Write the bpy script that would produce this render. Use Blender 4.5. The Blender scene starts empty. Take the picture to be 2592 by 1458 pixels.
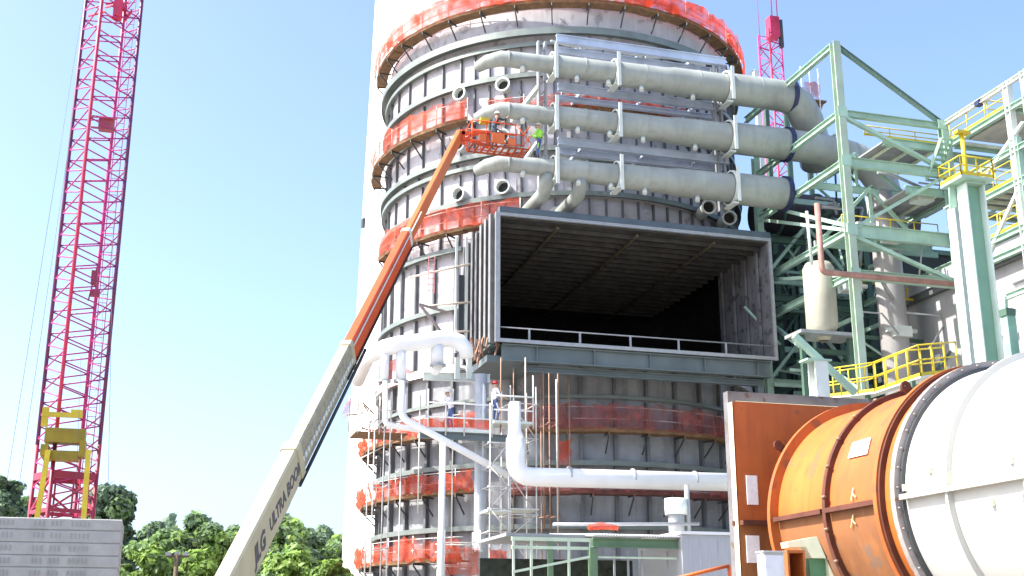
import bpy, math, random
from mathutils import Vector as V, Matrix
R = math.radians
S = bpy.context.scene
# ---------------------------------------------------------------- camera, sky, sun, exposure
F, CX, CY, PIT, YAW = 3032.0, 1296.0, 729.0, R(16.0), R(16.3)
cd = bpy.data.cameras.new('camera'); cam = bpy.data.objects.new('camera', cd); S.collection.objects.link(cam)
cd.sensor_width = 36; cd.lens = F / 2592 * 36; cd.clip_end = 3000; cd.clip_start = 0.1
cam.location = (0, 0, 1.7); cam.rotation_euler = (math.pi / 2 + PIT, 0, -YAW); S.camera = cam
W = bpy.data.worlds.new('World'); S.world = W; W.use_nodes = True
wn = W.node_tree; bg = wn.nodes['Background']
sk = wn.nodes.new('ShaderNodeTexSky'); sk.sky_type = 'NISHITA'; sk.sun_disc = False
SUN_EL, SUN_AZ = R(46), R(-86)
sk.sun_elevation = SUN_EL; sk.sun_rotation = SUN_AZ; sk.air_density = 0.85; sk.dust_density = 3.0; sk.ozone_density = 3.0
wn.links.new(sk.outputs[0], bg.inputs[0]); bg.inputs[1].default_value = 0.15
sd = bpy.data.lights.new('sun', 'SUN'); sd.energy = 4.2; sd.angle = R(0.5); sd.color = (1, .95, .87)
sun = bpy.data.objects.new('sun', sd); S.collection.objects.link(sun)
sv = V((math.sin(SUN_AZ) * math.cos(SUN_EL), math.cos(SUN_AZ) * math.cos(SUN_EL), math.sin(SUN_EL)))
sun.rotation_euler = sv.to_track_quat('Z', 'Y').to_euler()
S.view_settings.view_transform = 'Standard'; S.view_settings.look = 'None'
S.view_settings.exposure = 1.5; S.view_settings.gamma = 1
random.seed(7)
# ---------------------------------------------------------------- helpers
def ray(px, py):
    u = px - CX; v = CY - py
    up = v * math.cos(PIT) + F * math.sin(PIT); fw = F * math.cos(PIT) - v * math.sin(PIT)
    return (fw * math.sin(YAW) + u * math.cos(YAW), fw * math.cos(YAW) - u * math.sin(YAW), up)
def P(px, py, Y):                       # survey: a point seen in the photo, at depth Y
    x, y, z = ray(px, py); t = Y / y; return V((x * t, Y, 1.7 + z * t))
def PX(px, py, X):
    x, y, z = ray(px, py); t = X / x; return V((X, y * t, 1.7 + z * t))
VC = (21.2, 62.5); VR = 10.0            # vessel axis and radius
def cyl(a, r, z): return V((VC[0] + r * math.cos(a), VC[1] + r * math.sin(a), z))
MATS = {}
def mat(name, col, rough=.6, metal=0, var=.25, scale=1.5, streak=0, streak_col=None, spots=0, spot_col=None, trans=0, alpha=1, bump=0):
    if name in MATS: return MATS[name]
    m = bpy.data.materials.new(name); m.use_nodes = True; nt = m.node_tree; N = nt.nodes; L = nt.links
    b = N['Principled BSDF']; b.inputs['Roughness'].default_value = rough; b.inputs['Metallic'].default_value = metal
    tc = N.new('ShaderNodeTexCoord'); co = tc.outputs['Object']
    def noise(sc, det=4, vec=None, stretch=None):
        n = N.new('ShaderNodeTexNoise'); n.inputs['Scale'].default_value = sc; n.inputs['Detail'].default_value = det
        v = vec or co
        if stretch:
            mp = N.new('ShaderNodeMapping'); mp.inputs['Scale'].default_value = stretch; L.new(v, mp.inputs[0]); v = mp.outputs[0]
        L.new(v, n.inputs['Vector']); return n.outputs['Fac']
    def ramp(f, a, c):
        r = N.new('ShaderNodeMapRange'); r.inputs['From Min'].default_value = a; r.inputs['From Max'].default_value = c
        L.new(f, r.inputs['Value']); return r.outputs[0]
    def ramp2(f, al):
        q = N.new('ShaderNodeMapRange'); q.inputs['From Min'].default_value = .35; q.inputs['From Max'].default_value = .62; q.inputs['To Min'].default_value = al - .32; q.inputs['To Max'].default_value = min(1, al + .2)
        L.new(f, q.inputs['Value']); return q.outputs[0]
    def mix(f, a, c):
        x = N.new('ShaderNodeMix'); x.data_type = 'RGBA'
        if hasattr(f, 'is_output'): L.new(f, x.inputs[0])
        else: x.inputs[0].default_value = f
        for s, i in ((a, 6), (c, 7)):
            if hasattr(s, 'is_output'): L.new(s, x.inputs[i])
            else: x.inputs[i].default_value = (*s, 1)
        return x.outputs[2]
    lo = tuple(c * (1 - var) for c in col); hi = tuple(min(1, c * (1 + var * .6)) for c in col)
    c = mix(ramp(noise(scale), .3, .7), lo, hi)
    if streak:
        sc_ = streak_col or tuple(x * .45 for x in col)
        f = ramp(noise(scale * 1.3, 5, stretch=(3.5, 3.5, .35)), .5, .75)
        mm = N.new('ShaderNodeMath'); mm.operation = 'MULTIPLY'; mm.inputs[1].default_value = streak; L.new(f, mm.inputs[0])
        c = mix(mm.outputs[0], c, sc_)
    if spots:
        f = ramp(noise(scale * 2.2, 6), .62 - .1 * spots, .68 - .05 * spots)
        c = mix(f, c, spot_col or tuple(x * .3 for x in col))
    L.new(c, b.inputs['Base Color'])
    if bump:
        bn = N.new('ShaderNodeBump'); bn.inputs['Strength'].default_value = bump; bn.inputs['Distance'].default_value = .05
        L.new(noise(scale * 3, 4), bn.inputs['Height']); L.new(bn.outputs[0], b.inputs['Normal'])
    out = N['Material Output']; sh = b.outputs[0]
    if trans:
        t = N.new('ShaderNodeBsdfTranslucent'); L.new(c, t.inputs[0]); ms = N.new('ShaderNodeMixShader'); ms.inputs[0].default_value = trans
        L.new(sh, ms.inputs[1]); L.new(t.outputs[0], ms.inputs[2]); sh = ms.outputs[0]
    if alpha < 1:
        t = N.new('ShaderNodeBsdfTransparent'); ms = N.new('ShaderNodeMixShader'); L.new(ramp2(noise(1.1, 5), alpha), ms.inputs[0])
        L.new(t.outputs[0], ms.inputs[1]); L.new(sh, ms.inputs[2]); sh = ms.outputs[0]
    L.new(sh, out.inputs[0]); MATS[name] = m; return m
class MB:
    def __init__(s): s.v = []; s.f = []; s.sm = []; s.mi = []; s.cm = 0; s.st = []
    def add(s, vs, fs, smooth=False):
        o = len(s.v); s.v += [tuple(v) for v in vs]
        if len(s.v) > o: s.st.append(o)
        for f in fs: s.f.append([i + o for i in f]); s.sm.append(smooth); s.mi.append(s.cm)
        return s
    def box(s, c, d, M=None):
        x, y, z = d[0] / 2, d[1] / 2, d[2] / 2; c = V(c)
        vs = [V((a, b, e)) for a in (-x, x) for b in (-y, y) for e in (-z, z)]
        if M: vs = [M @ v for v in vs]
        return s.add([v + c for v in vs], [(0, 1, 3, 2), (4, 6, 7, 5), (0, 4, 5, 1), (2, 3, 7, 6), (0, 2, 6, 4), (1, 5, 7, 3)])
    def box2(s, a, b): return s.box([(p + q) / 2 for p, q in zip(a, b)], [abs(q - p) for p, q in zip(a, b)])
    def frame(s, p0, p1, up=None):
        d = (V(p1) - V(p0)).normalized(); u = V(up) if up else V((0, 0, 1))
        if abs(d.dot(u)) > .99: u = V((0, 1, 0)) if not up else V((1, 0, 0))
        x = d.cross(u).normalized(); return d, x, x.cross(d)
    def prof(s, p0, p1, pts, up=None):
        d, x, u = s.frame(p0, p1, up); n = len(pts); vs = []
        for p in (p0, p1): vs += [V(p) + x * a + u * b for a, b in pts]
        return s.add(vs, [(i, (i + 1) % n, n + (i + 1) % n, n + i) for i in range(n)] + [tuple(range(n))[::-1], tuple(range(n, 2 * n))])
    def bar(s, p0, p1, w, h=None, up=None):
        h = h or w; return s.prof(p0, p1, [(-w / 2, -h / 2), (w / 2, -h / 2), (w / 2, h / 2), (-w / 2, h / 2)], up)
    def ibeam(s, p0, p1, w, h, t=None, up=None):
        t = t or min(w, h) * .12; a, b, c = w / 2, h / 2, t / 2
        return s.prof(p0, p1, [(-a, -b), (a, -b), (a, -b + t), (c, -b + t), (c, b - t), (a, b - t), (a, b), (-a, b), (-a, b - t), (-c, b - t), (-c, -b + t), (-a, -b + t)], up)
    def tube(s, pts, r, n=8, cap=True):
        pts = [V(p) for p in pts]; m = len(pts); rs = r if isinstance(r, (list, tuple)) else [r] * m
        d = (pts[1] - pts[0]).normalized(); u = V((0, 0, 1)) if abs(d.z) < .9 else V((1, 0, 0)); x = d.cross(u).normalized(); vs = []
        for i, p in enumerate(pts):
            t = ((pts[min(i + 1, m - 1)] - p).normalized() + (p - pts[max(i - 1, 0)]).normalized()) if 0 < i < m - 1 else (pts[1] - pts[0] if i == 0 else pts[-1] - pts[-2])
            t.normalize(); x = (x - t * x.dot(t)).normalized(); y = t.cross(x)
            vs += [p + (x * math.cos(2 * math.pi * k / n) + y * math.sin(2 * math.pi * k / n)) * rs[i] for k in range(n)]
        o = len(s.v)
        s.add(vs, [(i * n + k, i * n + (k + 1) % n, (i + 1) * n + (k + 1) % n, (i + 1) * n + k) for i in range(m - 1) for k in range(n)], True)
        if cap: s.add([], [])  ; s.f += [[o + k for k in range(n)][::-1], [o + (m - 1) * n + k for k in range(n)]]; s.sm += [False] * 2; s.mi += [s.cm] * 2
        return s
    def arc(s, r0, r1, z0, z1, a0, a1, n=None, C=VC, tilt=0):
        n = n or max(2, int(abs(a1 - a0) / R(3))); vs = []; fs = []
        full = abs(abs(a1 - a0) - 2 * math.pi) < 1e-6
        for i in range(n + 1):
            a = a0 + (a1 - a0) * i / n; c, q = math.cos(a), math.sin(a)
            for r, z in ((r0, z0), (r1, z0 + tilt), (r1, z1 + tilt), (r0, z1)): vs.append((C[0] + r * c, C[1] + r * q, z))
        for i in range(n):
            for k in range(4): fs.append((i * 4 + k, i * 4 + (k + 1) % 4, i * 4 + 4 + (k + 1) % 4, i * 4 + 4 + k))
        if not full: fs += [(3, 2, 1, 0), (n * 4, n * 4 + 1, n * 4 + 2, n * 4 + 3)]
        return s.add(vs, fs)
    def lathe(s, prof, c, axis='Z', n=48, a0=0, a1=2 * math.pi, smooth=True):
        vs = []; m = len(prof)
        for i in range(n + 1):
            a = a0 + (a1 - a0) * i / n; q, w = math.cos(a), math.sin(a)
            for h, r in prof:
                vs.append((c[0] + r * q, c[1] + r * w, c[2] + h) if axis == 'Z' else (c[0] + r * q, c[1] + h, c[2] + r * w) if axis == 'Y' else (c[0] + h, c[1] + r * q, c[2] + r * w))
        return s.add(vs, [(i * m + k, i * m + k + 1, (i + 1) * m + k + 1, (i + 1) * m + k) for i in range(n) for k in range(m - 1)], smooth)
    def build(s, name, m, parent=None, smooth_angle=None):
        me = bpy.data.meshes.new(name); off = V((0, 0, 0))
        if parent:
            q = parent
            while q: off += q.location; q = q.parent
        me.from_pydata([(V(v) - off)[:] for v in s.v], [], s.f)
        for q in (m if isinstance(m, (list, tuple)) else [m]): me.materials.append(q)
        me.polygons.foreach_set('use_smooth', s.sm); me.polygons.foreach_set('material_index', s.mi)
        me.update(); o = bpy.data.objects.new(name, me); S.collection.objects.link(o); o.parent = parent
        return o
def split(mb, name, m, parent, cap=100):      # every loose piece of mb becomes a part of its own
    import bisect
    out = [MB() for _ in mb.st]
    ends = mb.st[1:] + [len(mb.v)]
    for k, q in enumerate(out): q.v = mb.v[mb.st[k]:ends[k]]
    for f, sm in zip(mb.f, mb.sm):
        k = bisect.bisect_right(mb.st, f[0]) - 1; q = out[k]; q.f.append([i - mb.st[k] for i in f]); q.sm.append(sm); q.mi.append(0)
    for q in out[:cap]: q.build(name, m, parent)
    if len(out) > cap:
        w = MB()
        for q in out[cap:]: w.add(q.v, q.f)
        w.build(name, m, parent)['kind'] = 'stuff'
def tag(o, label, cat, group=None, kind=None):
    if label: o['label'] = label
    if cat: o['category'] = cat
    if group: o['group'] = group
    if kind: o['kind'] = kind
    return o
def thing(name, loc, label, cat, group=None):
    o = bpy.data.objects.new(name, None); S.collection.objects.link(o); o.location = loc; o.empty_display_size = .3
    return tag(o, label, cat, group)
def dup(root, loc, label=None, group=None, rz=None):
    def cp(o, par):
        c = o.copy(); S.collection.objects.link(c); c.parent = par
        for ch in [x for x in S.objects if x.parent == o]: cp(ch, c)
        return c
    r = cp(root, None); r.location = loc
    if rz is not None: r.rotation_euler.z = rz
    if label: r['label'] = label
    if group: r['group'] = group
    return r
# ---------------------------------------------------------------- materials
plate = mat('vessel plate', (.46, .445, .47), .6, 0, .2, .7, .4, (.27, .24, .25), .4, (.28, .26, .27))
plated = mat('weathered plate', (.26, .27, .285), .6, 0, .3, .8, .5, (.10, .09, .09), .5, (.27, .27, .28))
dsteel = mat('dark steel', (.055, .06, .065), .5, .2, .3, 1)
ringst = mat('ring steel', (.17, .20, .185), .5, .1, .25, 1)
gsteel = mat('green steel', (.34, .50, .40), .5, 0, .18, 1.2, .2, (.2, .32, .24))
dgreen = mat('shaded green steel', (.06, .12, .085), .6, 0, .25, 1.2)  # dark copy of the green steel, shade put into the colour
wsteel = mat('pale primer', (.62, .66, .62), .55, 0, .15, 1.5)
galv = mat('galvanised', (.36, .37, .38), .45, .3, .15, 3)
frp = mat('grey pipe', (.31, .335, .31), .36, 0, .2, .8, .4, (.18, .19, .16))
sky_steel = mat('sky tinted steel', (.50, .57, .70), .45, .1, .2, 1)  # beams in shade, the sky's blue reflection put into the colour
navy = mat('navy band', (.02, .03, .09), .5, 0, .2, 3)
netm = mat('orange mesh', (.62, .085, .035), .85, 0, .35, 2.5, trans=.45, alpha=.64)
netp = mat('tarpaulin and shaded mesh', (.42, .10, .08), .8, 0, .4, 3, trans=.4, alpha=.55)  # tarpaulin red, also a duller mesh copy with shade put into the colour
nett = mat('red orange mesh', (.66, .07, .03), .85, 0, .3, 2.0, trans=.5, alpha=.86)
wood = mat('plank', (.20, .11, .05), .8, 0, .35, 3)
woodr = mat('red brown deck', (.12, .04, .03), .8, 0, .35, 3)
tubem = mat('scaffold tube', (.62, .60, .56), .45, .2, .2, 2)
tubeb = mat('rusty tube', (.30, .17, .11), .6, .1, .3, 2)
whitep = mat('white paint', (.80, .80, .80), .5, 0, .07, 1)
conc = mat('chimney concrete', (.80, .79, .77), .85, 0, .06, .4)
slabm = mat('slab concrete', (.33, .33, .33), .85, 0, .14, 2.5, .25, (.40, .39, .38), bump=.3)
slabd = mat('slab slot', (.275, .275, .275), .9, 0, .1, 2)
red = mat('crane red', (.52, .03, .09), .5, 0, .2, 1)
magenta = mat('crane magenta', (.42, .03, .17), .5, 0, .2, 1)
dmag = mat('crane dark chord', (.13, .02, .09), .5, 0, .2, 1)
yellow = mat('yellow paint', (.55, .42, .02), .5, 0, .15, 2)
olive = mat('dark mustard paint', (.26, .19, .005), .5, 0, .2, 2)  # darker mustard than the yellow legs, for the winch block
cream = mat('cream paint', (.48, .45, .30), .45, 0, .1, 1, .2, (.30, .27, .17))
orange = mat('boom orange', (.66, .085, .015), .45, 0, .12, 1)
orangel = mat('boom light orange', (.64, .14, .03), .45, 0, .12, 1)
rust1 = mat('primer orange', (.42, .118, .014), .65, 0, .22, .9, .7, (.27, .075, .016), .25, (.25, .10, .03))
rust2 = mat('primer orange red', (.42, .108, .02), .65, 0, .2, .9, .6, (.27, .065, .018), .15, (.25, .08, .03))
rust3 = mat('weathered shaded primer', (.25, .095, .03), .7, 0, .3, 1, .6, (.34, .13, .03), .2, (.18, .10, .06))  # dirty brown for the lower halves, some shade put into the colour
rustd = mat('dark rust', (.10, .028, .014), .75, 0, .35, 3)
white_d = mat('duct white', (.47, .47, .445), .5, 0, .05, .6, .12, (.66, .66, .56), .05, (.7, .7, .45))
greyf = mat('grey flange', (.30, .27, .26), .6, .1, .3, 2.5, 0, None, .35, (.30, .16, .1))
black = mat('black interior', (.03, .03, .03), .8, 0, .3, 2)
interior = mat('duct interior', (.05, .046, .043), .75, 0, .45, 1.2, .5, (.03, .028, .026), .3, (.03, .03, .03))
clad = mat('cladding', (.42, .43, .45), .5, .1, .08, .8)
skin = mat('skin', (.5, .3, .2)); jeans = mat('denim', (.07, .11, .25), .9); hivis = mat('hi vis', (.35, .75, .08), .8)
shirtw = mat('white shirt', (.75, .74, .78), .9); dark = mat('dark cloth', (.04, .06, .08), .9); bootm = mat('boots', (.06, .05, .04))
helmw = mat('white helmet', (.8, .8, .75), .4); helmr = mat('red helmet', (.5, .03, .04), .4)
paper = mat('placard white', (.8, .8, .8), .7, 0, .12, 12); letter = mat('lettering', (.08, .08, .10), .6)
bark = mat('bark', (.12, .09, .06), .9)
groundm = mat('gravel ground', (.30, .28, .25), .95, 0, .2, .5)
# ---------------------------------------------------------------- ground
g = MB(); g.add([(-900, -300, 0), (900, -300, 0), (900, 1500, 0), (-900, 1500, 0)], [(0, 1, 2, 3)])
tag(g.build('ground', groundm), None, None, kind='structure')
# ---------------------------------------------------------------- chimney
t = thing('chimney', (21, 88, 0), 'tall smooth white concrete chimney rising behind the round vessel', 'chimney')
MB().lathe([(0, 8.1), (20, 7.65), (40, 7.2), (62, 6.7)], (21, 88, 0), n=72).build('shaft', conc, t)
for px, py in ((921, 565), ):
    x, y, z = ray(px, py); a = x * x + y * y; b = -2 * (x * 21 + y * 88); c = 21 ** 2 + 88 ** 2 - 7.42 ** 2; tt = (-b - math.sqrt(max(0, b * b - 4 * a * c))) / 2 / a
    aa = math.atan2(y * tt - 88, x * tt - 21); m = MB(); m.box((21 + 7.42 * math.cos(aa), 88 + 7.42 * math.sin(aa), 1.7 + z * tt), (.3, .5, .7), Matrix.Rotation(aa, 3, 'Z')); m.build('vent_opening', dsteel, t)
# ---------------------------------------------------------------- absorber vessel
ves = thing('absorber_vessel', (VC[0], VC[1], 0), 'huge round steel vessel ringed by stiffeners with a dark rectangular inlet', 'vessel')
BX0, BX1, BZ0, BZ1, BY = 13.93, 27.78, 14.22, 20.1, 50.0
m = MB(); m2 = MB(); NA = 180; zs = [0, 3, 6.3, 9.2, 11.6, BZ0, 17.1, BZ1, 22.5, 24.9, 27, 29, 31.2, 33.0]
for i in range(NA):
    a0, a1 = 2 * math.pi * i / NA - math.pi, 2 * math.pi * (i + 1) / NA - math.pi
    for z0, z1 in zip(zs, zs[1:]):
        xm = VC[0] + VR * math.cos((a0 + a1) / 2)
        if z0 >= BZ0 - .01 and z1 <= BZ1 + .01 and BX0 < xm < BX1 and a0 < 0: continue
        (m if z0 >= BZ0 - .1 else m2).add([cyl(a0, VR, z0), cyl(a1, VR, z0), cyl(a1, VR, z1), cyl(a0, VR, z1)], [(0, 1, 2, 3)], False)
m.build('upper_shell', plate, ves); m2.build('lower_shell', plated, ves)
MB().lathe([(12.9, 0), (12.9, 9.85), (21.2, 9.85), (21.2, 0)], (VC[0], VC[1], 0), n=60, a0=R(-48), a1=R(228)).build('dark_liner', black, ves)  # black liner added so the vessel's inside reads as deep shade
MB().lathe([(33.0, VR + .05), (33.3, VR), (37.5, 5.0), (37.5, 0)], (VC[0], VC[1], 0), n=90).build('cone_roof', plate, ves)
A0, A1 = R(-205), R(25)
ringz = [(31.35, .55, .32, 1), (30.75, .30, .16, 1), (29.0, .40, .2, 1), (24.9, .42, .2, 1), (24.35, .34, .16, 1), (26.95, .22, .12, 1), (22.5, .40, .2, 1), (20.1, .40, .2, 0), (17.1, .36, .18, 0), (14.0, .42, .34, 0), (9.2, .36, .18, 1), (6.3, .36, .18, 1), (12.35, .2, .12, 1), (3.2, .36, .18, 1)]
aL, aR = math.acos((BX0 - VC[0]) / VR), math.acos((BX1 - VC[0]) / VR)
for z, dr, h, full in ringz:
    for a, b in ([(A0, A1)] if full else [(A0, -aL - .01), (-aR + .01, A1)]):
        m = MB(); m.arc(VR - .02, VR + dr, z, z + .05, a, b); m.arc(VR + dr - .05, VR + dr + .003, z - h / 2, z + h / 2 + .05, a, b)
        m.build('stiffener_ring', whitep if z == 14.0 else ringst, ves)
STF = []
def stiff(z0, z1, dense, w=.07, d=.16, skip=False):
    aa = [-205 + 8.4 * i for i in range(8)] if dense else []
    aa += [-139.2 + 4.85 * i for i in range(33)] if dense else [-205 + (8.1 if z0 > 14 else 9.2) * i for i in range(28)]
    for a in aa:
        if a > 22: continue
        x = VC[0] + VR * math.cos(R(a))
        if not (skip and BX0 - .1 < x < BX1 + .1):
            p = cyl(R(a), VR + d / 2 - .01, 0); vis = -math.cos(R(a + 108.75)) + (.3 if z1 < 12 or x > BX0 + 2 and z0 > 22 else 0)
            STF.append((vis, (p.x, p.y, (z0 + z1) / 2), (d, w, z1 - z0), a))
stiff(29.06, 30.7, 1); stiff(27.02, 28.85, 1); stiff(25.02, 26.85, 1); stiff(22.62, 24.2, 1); stiff(24.42, 24.8, 0)
stiff(20.25, 22.35, 1); stiff(17.2, 19.98, 0, .13, .2, skip=True); stiff(14.25, 16.98, 0, .13, .2, skip=True)
stiff(9.3, 12.2, 0, .15, .22); stiff(6.42, 9.1, 0, .15, .22); stiff(3.3, 6.2, 0, .15, .22); stiff(12.45, 13.8, 0, .15, .22)
STF.sort(); m = MB()
for _, c_, d_, a_ in STF: m.box(c_, d_, Matrix.Rotation(R(a_), 3, 'Z'))
split(m, 'vertical_stiffener', mat('stiffener grey', (.12, .125, .13), .5, .1, .3, 1), ves)
# doubled plates round the openings, patches
m = MB()
for z, off in ((23, 0), (28.55, 0), (25.7, 0)):
    for k in range(8):
        a = R(-138 + 13.55 * k)
        m.arc(VR + .004, VR + .03, z - .55, z + .55, a - R(3.2), a + R(3.2), 3)
split(m, 'reinforcing_pad', mat('pad plate', (.46, .44, .48), .6, 0, .15, 1), ves)
def nozzle(a, z, L=.6, r=.33, d=None, p=None):
    d = d or V((math.cos(a), math.sin(a), 0)); p = p or cyl(a, VR, z)
    m = MB(); n = 20; x = V((-d.y, d.x, 0)); u = V((0, 0, 1)); x = u.cross(d).normalized(); u = d.cross(x); rings = []
    for l, rr in ((0, r), (L - .07, r), (L - .07, r + .07), (L, r + .07), (L, r - .02), (.02, r - .03)):
        rings.append([p + d * l + (x * math.cos(2 * math.pi * k / n) + u * math.sin(2 * math.pi * k / n)) * rr for k in range(n)])
    vs = [v for q in rings for v in q]
    m.add(vs, [(i * n + k, i * n + (k + 1) % n, (i + 1) * n + (k + 1) % n, (i + 1) * n + k) for i in range(5) for k in range(n)])
    o = m.build('nozzle', wsteel, ves)
    MB().add([p + d * (L - .35) + (x * math.cos(2 * math.pi * k / n) + u * math.sin(2 * math.pi * k / n)) * (r - .022) for k in range(n)], [tuple(range(n))]).build('bore', black, o)
for z, ks in ((28.55, (0, 1)), (25.7, (0, 1)), (22.98, (0, 1))):
    for k in ks: nozzle(R(-138 + 13.55 * k + (0 if k < 5 else 1)), z)
for px, py, yy in ((1795, 523, 51.2), (1847, 551, 52.2)):
    d_ = V((-.25, -.95, -.18)).normalized(); q_ = P(px, py, yy); nozzle(0, 0, 3.4, .31, d_, q_ - d_ * 3.4)
# inlet duct (square mouth on the vessel)
ind = bpy.data.objects.new('inlet_duct', None); S.collection.objects.link(ind); ind.parent = ves; ind.location = (BX0 - VC[0], BY - VC[1], BZ0)
T = .1; YB = 66
m = MB()
m.box2((BX0, BY + .15, BZ1 - T), (BX1, YB, BZ1)); m.box2((BX0, BY + .15, BZ0), (BX1, YB, BZ0 + T))
m.box2((BX0, BY + .15, BZ0 + T + .002), (BX0 + T, 55.8, BZ1 - T - .002))
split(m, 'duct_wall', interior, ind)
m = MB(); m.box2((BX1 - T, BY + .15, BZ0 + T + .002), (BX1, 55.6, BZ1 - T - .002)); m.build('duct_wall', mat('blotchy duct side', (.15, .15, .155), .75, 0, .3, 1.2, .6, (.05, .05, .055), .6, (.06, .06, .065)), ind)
m = MB(); fw = .14
m.box2((BX0 - .08, BY, BZ1 - .02), (BX1 + .08, BY + .13, BZ1 + fw)); m.box2((BX0 - .08, BY, BZ0 - .1), (BX1 + .08, BY + .13, BZ0 + .06))
m.box2((BX0 - .08, BY + .01, BZ0 + .062), (BX0 + .14, BY + .125, BZ1 - .022)); m.box2((BX1 - .07, BY + .01, BZ0 + .062), (BX1 + .08, BY + .125, BZ1 - .022))
m.build('mouth_flange', galv, ind)
m = MB(); m.box2((BX0 + .1, BY - .02, BZ1 + .15), (BX1 + .05, BY + .35, BZ1 + .42)); m.build('top_channel', mat('slate steel', (.09, .12, .15), .5, .1, .2, 1), ind)
m = MB()
y = BY + .8
while y < YB - 1: m.bar((BX0 + .12, y, BZ1 - .22), (BX1 - .12, y, BZ1 - .22), .09, .2); y += .75
split(m, 'ceiling_rib', interior, ind)
m = MB()
for i in range(3):
    x = BX0 + 3 + i * 4; m.bar((x, BY + .3, BZ1 - .28), (x + .3, YB - .3, BZ1 - .28), .12, .12)
split(m, 'ceiling_runner', mat('ochre rib', (.09, .08, .05), .8, 0, .3, 2), ind)
m = MB(); y = BY + 1.1
while y < 55.5: m.bar((BX1 - .2, y, BZ0 + .12), (BX1 - .2, y, BZ1 - .12), .1, .16); y += 1.3
split(m, 'side_rib', MATS['blotchy duct side'], ind)
for i in range(7):
    y = BY + .35 + i * .82; m = MB(); m.ibeam((BX0 - .16, y, BZ0 - .1), (BX0 - .16, y, BZ1 + (.1 if i < 3 else 0)), .3, .26, .035, up=(1, 0, 0)); m.build('side_channel', mat('channel grey', (.24, .24, .235), .5, .1, .25, 2), ind)
m = MB(); rz = BZ0 + .62
m.tube([(BX0 + .1, BY + .2, rz), (BX1 - .1, BY + .2, rz)], .035)
for px in (1343, 1472, 1600, 1722, 1842):
    x = P(px, 870, BY).x; m.bar((x, BY + .2, BZ0 + .06), (x, BY + .2, rz), .09, .05)
m.build('handrail', galv, ind)
gm = mat('girder grey', (.13, .16, .165), .5, .1, .2, 1)
m = MB(); m.ibeam((BX0 + .3, BY + .35, BZ0 - .52), (BX1 - .25, BY + .35, BZ0 - .52), .4, .78, .06); 
for i in range(5): x = BX0 + 1.9 + i * 2.75; m.box2((x, BY + .16, BZ0 - .85), (x + .04, BY + .33, BZ0 - .19))
m.build('sill_girder', gm, ind)
m = MB(); m.ibeam((BX0 + 1.4, BY + .7, BZ0 - 1.12), (BX1 - .4, BY + .7, BZ0 - 1.12), .3, .3, .05); m.box2((BX0 - .2, BY + .5, BZ0 - .2), (BX1 - .1, 53.5, BZ0 - .11))
m.box2((BX0 - .3, BY + .6, BZ0 - .9), (BX0 + 2.2, 54.4, BZ0 - .6)); m.build('soffit', gm, ind)
m = MB()
for i in range(26):
    x = BX0 - .9 + random.random() * 1.0; y = BY + .3 + random.random() * 3; z = BZ0 - 1.0 + random.random() * .9
    m.bar((x, y, z), (x + random.uniform(-.2, .2), y + random.uniform(-.3, .3), z + .55), .07)
split(m, 'rusty_cleat', tubeb, ind)
for x in (BX1 - .7,): m = MB(); m.ibeam((x, BY + .6, 0), (x, BY + .6, BZ0 - 1.3), .3, .3, .04); m.build('leg', gm, ind)
# ---------------------------------------------------------------- ring scaffolds round the vessel
def scaffold(z, a0, a1, label, r0=VR + .25, r1=VR + .95, nh=1.15, net=netm, deck=wood, gap=None, wav=.10, step=5.0, top=False, skew=0):
    mid = cyl((a0 + a1) / 2, r0, z); t = thing('ring_scaffold', mid, label, 'scaffold', 'ring scaffolds round the vessel')
    m = MB(); n = max(3, int((a1 - a0) / R(step))); da = (a1 - a0) / n
    for i in range(n):
        dz = random.uniform(-.03, .03); m.arc(r0, r1, z + dz - .06, z + dz, a0 + da * i, a0 + da * (i + 1) * .9999, 1)
        m.arc(r1 + .005, r1 + .04, z + dz - .06, z + dz + .14, a0 + da * i, a0 + da * (i + 1), 1)
    m.build('deck', deck, t)
    if net:
        m = MB(); N_ = max(6, int((a1 - a0) / R(1.0))); K = 5; vs = []
        ph = random.random() * 6
        for i in range(N_ + 1):
            a = a0 + (a1 - a0) * i / N_
            hh = nh * (1 + .06 * math.sin(a * 31 + ph) + .05 * math.sin(a * 67)) - (.25 * abs(math.sin(a * 9 + ph)) if wav > .15 else 0)
            for k in range(K + 1):
                f = k / K; rr = r1 + .13 + wav * math.sin(a * 55 + k * .9 + ph) * (.3 + f * (1 - f) * 3) * .6 + random.uniform(-.03, .03) * wav * 8
                vs.append(cyl(a, rr, z + .05 + hh * f + wav * .3 * math.sin(a * 90 + ph)))
        fs = [(i * (K + 1) + k, (i + 1) * (K + 1) + k, (i + 1) * (K + 1) + k + 1, i * (K + 1) + k + 1) for i in range(N_) for k in range(K)]
        m.add(vs, fs, True); m.build('safety_mesh', net, t)
    for i in range(0, n + 1, 2):
        a = a0 + da * i; p = cyl(a, r1 + .02, 0); q = cyl(a, VR + .12, 0); m = MB()
        p = cyl(a, r1 - .03, 0); m.tube([(p.x, p.y, z - .2), (p.x, p.y, z + nh + .12)], .028, 6); m.build('guard_post', tubem if net != netp else tubeb, t)
        m = MB(); m.bar((p.x, p.y, z - .1), (q.x, q.y, z - .1), .07); m.bar((p.x, p.y, z - .12), (q.x, q.y, z - .95), .06); m.build('bracket', dsteel, t)
    m = MB()
    for h in (.55, 1.1):
        m.tube([cyl(a0 + (a1 - a0) * i / (n * 2), r1 - .04, z + h * nh / 1.15) for i in range(n * 2 + 1)], .022, 6)
    m.build('guard_rail', tubem, t)
    return t
scaffold(32.85, R(-192), R(12), 'topmost ring scaffold with bright red mesh round the crown of the vessel', r1=VR + .85, nh=1.1, deck=wood, net=nett)
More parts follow.
